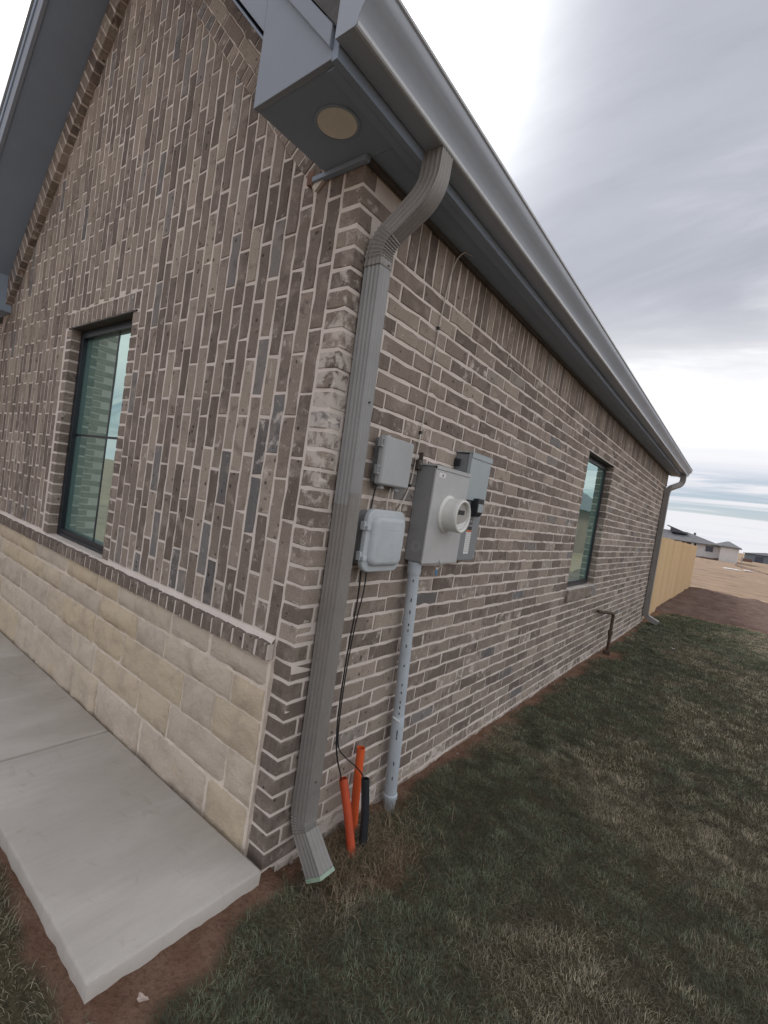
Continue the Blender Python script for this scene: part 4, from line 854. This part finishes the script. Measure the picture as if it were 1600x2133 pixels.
# rusty stub pipe
sp_ = empty('stub_pipe', (0.1, 5.78, 0)); tag(sp_, 'rusty bent stub pipe rising beside the long wall past the window', 'pipe')
q = MB(); q.tube([(0.10, 5.80, -0.06), (0.10, 5.78, 0.28)], 0.019, 12); add_to(sp_, q.build('riser', M['rust'], sp_, smooth=True))
q = MB(); q.tube([(0.10, 5.783, 0.22), (0.10, 5.782, 0.225), (0.10, 5.779, 0.285), (0.10, 5.779, 0.29)], [0.02, 0.028, 0.028, 0.02], 12); add_to(sp_, q.build('union', M['rust'], sp_, smooth=True))
q = MB(); q.tube(smooth_path([(0.10, 5.778, 0.29), (0.10, 5.775, 0.44), (0.10, 5.75, 0.50), (0.092, 5.66, 0.525), (0.07, 5.35, 0.56), (0.045, 5.12, 0.585)], 6), 0.019, 12); add_to(sp_, q.build('elbow_pipe', M['rust'], sp_, smooth=True))
q = MB(); q.box(0.06, 0.14, 5.735, 5.77, -0.03, 0.03); add_to(sp_, q.build('foot', M['rust'], sp_, bevel=0.006))

# ---------------------------------------------------------------- fence, distant buildings
def wood_mat():
    m, g, b = mat('fence_wood'); p = pos(g); oi = g.n('ShaderNodeObjectInfo').outputs['Random']
    base = g.ramp(oi, [(0, (0.66, 0.465, 0.26)), (0.5, (0.68, 0.485, 0.28)), (1, (0.70, 0.51, 0.305))]); n = g.noise(g.scale(p, (3, 3, 0.35)), 4, 5, 0.6)
    L(g, g.mix(g.step(n, 0.4, 0.75, 0, 0.4), base, (0.50, 0.35, 0.20)), b.inputs['Base Color']); b.inputs['Roughness'].default_value = 0.85; b.inputs['Specular IOR Level'].default_value = 0.2; return m
M['wood'] = wood_mat()
fn = empty('wooden_fence', (-0.05, 9.6, 0)); tag(fn, 'tall new yellow pine board fence behind the house', 'fence')
q = MB(); q.box(-0.009, 0.009, -0.0706, 0.0706, -0.06, 1.0); pm = q.build('picket', M['wood'], fn); pme = pm.data; bpy.data.objects.remove(pm)
y = 9.50; rf = random.Random(3)
while y < 20.75:
    o = bpy.data.objects.new('picket', pme); COL.objects.link(o); o.parent = fn; o.location = (rf.gauss(0, 0.0012) - 0.02, y - 9.6, 0); t = (y - 9.6) / 11.2
    o.scale = (1, 1, (1.615 - 0.10 * t + rf.gauss(0, 0.008))); y += 0.1425
for zz in (0.3, 0.85, 1.35):
    q = MB(); q.box(-0.115, -0.075, -0.1, 11.1, zz, zz + 0.09); o = q.build('rail', M['wood'], fn)
for k in range(6):
    q = MB(); q.box(-0.205, -0.116, 0.2 + k * 2.15, 0.29 + k * 2.15, -0.2, 1.5); o = q.build('post', M['wood'], fn)
q = MB(); q.box(-0.015, 0.0, 0.0, 1.8, 0.0, 1.55)

M['render'] = plain('white_stucco', (0.62, 0.60, 0.60), 0.8, 0.06, 0.6, 0.2)
M['roofb'] = plain('grey_shingles', (0.155, 0.155, 0.165), 0.9, 0.15, 1.2, 0.2); M['roofd'] = plain('dark_roof', (0.09, 0.09, 0.11), 0.8, 0.15, 1.2)
M['bwall'] = plain('far_brown_wall', (0.16, 0.10, 0.075), 0.9, 0.2, 0.8); M['farwin'] = plain('far_window', (0.05, 0.055, 0.085), 0.2, 0.1, 1, 0.6); M['blueg'] = plain('blue_grey_cladding', (0.16, 0.19, 0.22), 0.8, 0.12, 0.5)
def hip(q, x0, x1, y0, y1, z0, h, ov=0.6, rid=0.5, t=0.25):
    """hip roof as a closed solid"""
    a = min(y1 - y0, x1 - x0) * rid + ov
    x0 -= ov; x1 += ov; y0 -= ov; y1 += ov; cy = (y0 + y1) / 2
    v = [(x0, y0, z0), (x1, y0, z0), (x1, y1, z0), (x0, y1, z0), (x0, y0, z0 + t), (x1, y0, z0 + t), (x1, y1, z0 + t), (x0, y1, z0 + t), (x0 + a, cy, z0 + h), (x1 - a, cy, z0 + h)]
    q.add(v, [(3, 2, 1, 0), (0, 1, 5, 4), (1, 2, 6, 5), (2, 3, 7, 6), (3, 0, 4, 7), (4, 5, 9, 8), (5, 6, 9), (6, 7, 8, 9), (7, 4, 8)])
Z0 = -0.46
fh = empty('white_house', (-6, 112, Z0)); tag(fh, 'white single-storey house with grey hipped roof beyond the fence', 'house')
def fadd(o): return add_to(fh, o)
q = MB(); q.box(-5.45, -1.92, 108, 121, Z0 - 0.3, Z0 + 2.42); q.box(-1.92, 0.45, 106.5, 121, Z0 - 0.3, Z0 + 2.50); fadd(q.build('wall', M['render'], fh))
q = MB(); q.box(-6.15, -5.75, 107.6, 108.1, Z0 - 0.3, Z0 + 2.42); fadd(q.build('porch_post', M['render'], fh))
q = MB(); q.box(-20, -5.46, 110.5, 122, Z0 - 0.3, Z0 + 2.42); fadd(q.build('shaded_wall', M['bwall'], fh))
q = MB(); q.prism([(-5.44, 107.92, Z0 - 0.3), (-1.93, 107.92, Z0 - 0.3), (-1.93, 107.92, Z0 + 0.45), (-2.9, 107.92, Z0 + 0.22), (-4.2, 107.92, Z0 + 0.26), (-5.44, 107.92, Z0 + 0.12)], (0, 0.07, 0)); fadd(q.build('brown_plinth', M['bwall'], fh))
q = MB(); hip(q, -20, -2.2, 107.8, 121, Z0 + 2.43, 1.95, 0.5, 0.40, 0.15); fadd(q.build('roof', M['roofb'], fh))
q = MB(); hip(q, -2.9, 0.5, 106.4, 121, Z0 + 2.51, 1.15, 0.35, 0.45, 0.15); fadd(q.build('roof', M['roofb'], fh))
q = MB(); q.prism([(-9.9, 111.2, Z0 + 4.0), (-7.3, 111.2, Z0 + 3.9), (-7.3, 111.2, Z0 + 4.12), (-10.5, 111.2, Z0 + 5.22), (-10.55, 111.2, Z0 + 5.05), (-9.95, 111.2, Z0 + 4.8)], (0, 3, 0)); fadd(q.build('dormer', M['roofd'], fh))
for xx in (-6.4,): q = MB(); q.box(xx, xx + 0.35, 113, 113.4, Z0 + 3.6, Z0 + 4.42); fadd(q.build('roof_vent', M['roofb'], fh))
wn = empty('window', (0, 0, 0), fh)
q = MB(); q.box(-4.02, -2.98, 107.9, 107.99, 0.84, 1.80); o = fadd(q.build('pane', M['farwin'], wn))
q = MB(); q.box(-4.12, -2.88, 107.93, 107.995, 0.76, 0.84); o = fadd(q.build('sill', M['render'], wn))
Z0 = -0.50
fb = empty('dark_building', (14, 170, Z0)); tag(fb, 'low dark blue-grey building on the horizon at the right edge', 'building')
def badd(o): return add_to(fb, o)
q = MB(); q.box(1.4, 26, 170, 184, Z0 - 0.3, Z0 + 2.0); badd(q.build('wall', M['blueg'], fb))
q = MB(); hip(q, 1.4, 26, 170, 184, Z0 + 2.0, 0.9, 0.4, 0.3, 0.15); badd(q.build('roof', M['roofd'], fb))
q = MB(); q.box(3.6, 5.2, 169.9, 169.99, Z0, Z0 + 1.6); badd(q.build('door', M['farwin'], fb))
q = MB(); q.box(0.9, 2.9, 150, 150.6, Z0 - 0.3, Z0 + 0.75); o = q.build('far_wall', M['bwall']); tag(o, 'pale brown low wall in front of the dark far building', 'wall')
q = MB(); q.box(1.02, 1.18, 118, 118.2, Z0 - 0.3, Z0 + 1.2); q.box(0.97, 1.23, 117.95, 118.25, Z0 + 1.2, Z0 + 1.3); o = q.build('white_post', M['render']); tag(o, 'small white post standing in the dry field right of the white house', 'post')
rr_ = random.Random(12)
for cx, cy, nm, lb in ((0.55, 58.5, 'white_sheet', 'longer white sheet lying flat on the dry field'), (1.75, 62, 'white_sheet', 'shorter white sheet on the dry field, further right')):
    q = MB(); n = 14; q.prism([(cx + (0.85 if cx < 1 else 0.4) * math.cos(a_) * rr_.uniform(0.7, 1.1), cy + 1.5 * math.sin(a_) * rr_.uniform(0.6, 1.1), 0) for a_ in (2 * math.pi * k / n for k in range(n))], (0, 0, 0.05)); o = q.build(nm, M['render']); o.location.z = float(fz(np.array([[cx]]), np.array([[cy]]))[0, 0]) + 0.03; tag(o, lb, 'sheet')
q = MB(); q.tube([(0.6, 92, 0), (0.9, 84, 0.03), (1.6, 76, 0.03), (3.4, 64, 0)], [0.16, 0.24, 0.24, 0.2], 7); o = q.build('spoil_ridge', M['bwall'], None, smooth=True); o.location.z = -0.38; tag(o, kind='structure')
# neighbour, only mirrored in the side window
nh = empty('neighbour_house', (11, 34, -0.2)); tag(nh, 'gabled house seen only as a reflection in the side window', 'house')
q = MB(); q.box(7, 17, 26, 42, -0.3, 2.7); add_to(nh, q.build('wall', M['bwall'], nh))
q = MB(); q.prism([(6.4, 25.5, 2.7), (17.6, 25.5, 2.7), (12, 25.5, 6.4)], (0, 17, 0)); add_to(nh, q.build('roof', M['roofd'], nh))
q = MB(); q.box(8.5, 10, 25.9, 25.99, 0.8, 2.2); add_to(nh, q.build('window', M['farwin'], nh))
# ---------------------------------------------------------------- debris
M['leaf'] = plain('dry_leaf', (0.50, 0.40, 0.35), 0.8, 0.15, 60); M['pebble'] = plain('mortar_crumb', (0.27, 0.22, 0.20), 0.95, 0.25, 40)
def leaf(lb, x, y, s, m_='leaf', rot=0.0):
    q = MB(); P = []
    for k in range(11):
        a_ = 2 * math.pi * k / 11; r_ = s * (0.8 + 0.25 * math.sin(3 * a_ + x * 9)); P.append((r_ * math.cos(a_), r_ * 0.62 * math.sin(a_), 0.004 + 0.22 * s * math.cos(a_) ** 2))
    v = P + [(0, 0, 0.0)] + [(p[0], p[1], p[2] - 0.0015) for p in P] + [(0, 0, -0.0015)]; q.add(v, [(k, (k + 1) % 11, 11) for k in range(11)] + [(12 + (k + 1) % 11, 12 + k, 23) for k in range(11)] + [(k, 12 + k, 12 + (k + 1) % 11, (k + 1) % 11) for k in range(11)])
    o = q.build('dry_leaf', M[m_]); o.location = (x, y, float(lz(np.array([[x]]), np.array([[y]]))[0, 0]) + 0.012); o.rotation_euler = (0.1, 0.15, rot); tag(o, lb, 'leaf', 'pale dry leaves on the ground'); return o
leaf('pinkish dry leaf on the red soil below the slab end', 0.128, -0.563, 0.020, rot=0.6)
leaf('pale leaf on the bare soil beside the black duct', 0.225, 0.47, 0.016, rot=1.1); leaf('small white leaf on the lawn near the right edge', 1.62, 3.44, 0.022, 'render', 0.3); leaf('small white leaf on the far lawn beyond the stub pipe', 0.66, 7.3, 0.04, 'render', 0.3)
rr_ = random.Random(31); jm = MB()
for k in range(46):
    if k < 12: x = rr_.uniform(0.0, 0.13); y = rr_.uniform(-0.02, 0.2)
    else: y = rr_.uniform(0.9, 4.2); x = rr_.uniform(0.012, 0.07)
    s = rr_.uniform(0.005, 0.012 if k < 12 else 0.010); ico = [(math.cos(a_) * math.cos(e_) * s * rr_.uniform(0.7, 1.2) + x, math.sin(a_) * math.cos(e_) * s * rr_.uniform(0.7, 1.2) + y, -0.028 + s * 0.8 * math.sin(e_)) for e_ in (-0.9, 0.0, 0.75) for a_ in (2 * math.pi * t / 6 for t in range(6))]
    jm.rings([ico[0:6], ico[6:12], ico[12:18]])
o = jm.build('gravel', M['pebble'], None); tag(o, 'crumbs of mortar and gravel along the foot of the wall', 'gravel', kind='stuff')

# ---------------------------------------------------------------- grass
def grass_mat():
    m, g, b = mat('grass_blades'); at = g.n('ShaderNodeAttribute', attribute_name='gc').outputs['Color']
    L(g, at, b.inputs['Base Color']); b.inputs['Roughness'].default_value = 0.7; b.inputs['Specular IOR Level'].default_value = 0.25
    tr = g.n('ShaderNodeBsdfTranslucent'); L(g, at, tr.inputs[0]); mx = g.n('ShaderNodeMixShader'); mx.inputs[0].default_value = 0.3; L(g, b.outputs[0], mx.inputs[1]); L(g, tr.outputs[0], mx.inputs[2])
    L(g, mx.outputs[0], [x for x in g.t.nodes if x.type == 'OUTPUT_MATERIAL'][0].inputs[0]); return m
def blades(name, x, y, h, wd, col, lean, m_, lab, dirn=None):
    n = len(x); z = lz(x, y) - 0.004; a = rng.random(n) * 2 * np.pi if dirn is None else dirn; ca, sa = np.cos(a), np.sin(a)
    b1 = lean * h * 0.35; b2 = lean * h
    P = np.zeros((n, 5, 3)); hx = -sa * wd / 2; hy = ca * wd / 2
    P[:, 0] = np.stack([x - hx, y - hy, z], 1); P[:, 1] = np.stack([x + hx, y + hy, z], 1)
    zm = z + h * 0.55; P[:, 2] = np.stack([x + ca * b1 - hx * .8, y + sa * b1 - hy * .8, zm], 1); P[:, 3] = np.stack([x + ca * b1 + hx * .8, y + sa * b1 + hy * .8, zm], 1)
    P[:, 4] = np.stack([x + ca * b2, y + sa * b2, z + h * (1 - 0.35 * np.minimum(lean, 1.4) ** 2)], 1)
    i = np.arange(n)[:, None] * 5; T = np.concatenate([i + np.array([[0, 1, 3]]), i + np.array([[0, 3, 2]]), i + np.array([[2, 3, 4]])], 1).reshape(-1, 3)
    me = bpy.data.meshes.new(name); me.vertices.add(n * 5); me.vertices.foreach_set('co', P.astype('f4').ravel()); me.loops.add(T.size); me.loops.foreach_set('vertex_index', T.astype('i4').ravel())
    me.polygons.add(len(T)); me.polygons.foreach_set('loop_start', (np.arange(len(T)) * 3).astype('i4')); me.update(calc_edges=True)
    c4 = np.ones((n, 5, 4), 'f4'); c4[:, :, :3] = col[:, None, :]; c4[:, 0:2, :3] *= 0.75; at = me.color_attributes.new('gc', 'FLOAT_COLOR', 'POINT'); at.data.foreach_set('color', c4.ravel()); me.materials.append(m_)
    o = bpy.data.objects.new(name, me); COL.objects.link(o); tag(o, lab, 'grass', kind='stuff'); return o
GM = grass_mat()
def scatter(n, x0, x1, y0, y1, pw=1.0):
    x = x0 + (x1 - x0) * rng.random(n); y = y0 + (y1 - y0) * rng.random(n) ** pw; k = rng.random(n) < lawn_mask(x, y) * (0.45 + 0.75 * fbm(x, y, 6, 41)); k &= ~((x < 0.02) & (y > -0.02)); return x[k], y[k]
def gcol(x, y):
    n = len(x); dry = fbm(x, y, 1.1, 61) * 0.62 + fbm(x, y, 5.5, 65) * 0.38; dry = dry + 0.10 * sstep(x - 0.09 * np.clip(y - 1, 0, 9), 0.5, 1.5) - 0.13 * np.exp(-((x - 0.42) / 0.32) ** 2)
    dry = dry + 0.30 * np.exp(-((x - 0.27) ** 2 + (y - 0.20) ** 2) / 0.03)
    t = np.clip(sstep(dry, 0.36, 0.66) * 0.75 + 0.75 * (rng.random(n) ** 1.5 - 0.30), 0, 1)[:, None]
    tuft = (0.66 + 0.75 * sstep(fbm(x, y, 16, 83, 3), 0.25, 0.75))[:, None]
    g = np.array([0.128, 0.165, 0.108]) * (0.5 + 1.0 * rng.random(n))[:, None]; d = np.array([0.46, 0.395, 0.295]) * (0.45 + 0.9 * rng.random(n))[:, None]; return (g * (1 - t) + d * t) * tuft
parts = []
x, y = scatter(270000, 0.0, 2.4, -1.5, 2.2); n1 = len(x)
x2, y2 = scatter(180000, 0.0, 3.4, 2.2, 12.3, 1.5); x3, y3 = scatter(16000, -1.6, 0.4, -1.7, -0.7)
h1 = 0.010 + 0.026 * rng.random(n1) ** 1.3 + 0.010 * fbm(x, y, 8, 43); w1_ = 0.0011 + 0.0016 * rng.random(n1) ** 2
n2 = len(x2); h2 = 0.022 + 0.020 * rng.random(n2); w2_ = (0.0022 + 0.0016 * rng.random(n2)) * (1 + 0.28 * (y2 - 2.2)); n3 = len(x3); h3 = 0.022 + 0.022 * rng.random(n3); w3_ = 0.0018 + 0.0012 * rng.random(n3)
X_, Y_ = np.concatenate([x, x2, x3]), np.concatenate([y, y2, y3]); H_ = np.concatenate([h1, h2, h3]); W_ = np.concatenate([w1_, w2_, w3_])
W_ = W_ * 0.85; H_ *= 0.58 + 0.62 * fbm(X_, Y_, 14, 87, 3); DR = 4 * np.pi * fbm(X_, Y_, 5, 91, 2) + 2.2 * rng.normal(0, 0.6, len(X_))
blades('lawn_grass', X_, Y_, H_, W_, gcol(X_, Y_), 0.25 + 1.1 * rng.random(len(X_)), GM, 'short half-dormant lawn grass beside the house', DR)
# longer straw around the ducts and the wall foot
nn = 5200; th = rng.random(nn) * 2 * np.pi; rd = np.abs(rng.normal(0, 0.13, nn)); xx = 0.17 + rd * np.cos(th) * 0.8; yy = 0.46 + rd * np.sin(th) * 1.7; k = (xx > 0.015) & (yy > 0.08); xx, yy = xx[k], yy[k]; nn = len(xx)
straw = np.array([0.42, 0.33, 0.23]) * (0.45 + 0.8 * rng.random(nn))[:, None]; grn = rng.random(nn) < 0.25; straw[grn] = np.array([0.08, 0.10, 0.05]) * (0.6 + 0.8 * rng.random(int(grn.sum())))[:, None]
blades('dry_straw', xx, yy, 0.025 + 0.075 * rng.random(nn) ** 2, 0.0013 + 0.001 * rng.random(nn), straw, 0.5 + 1.2 * rng.random(nn), GM, 'tuft of dry straw around the foot of the ducts')
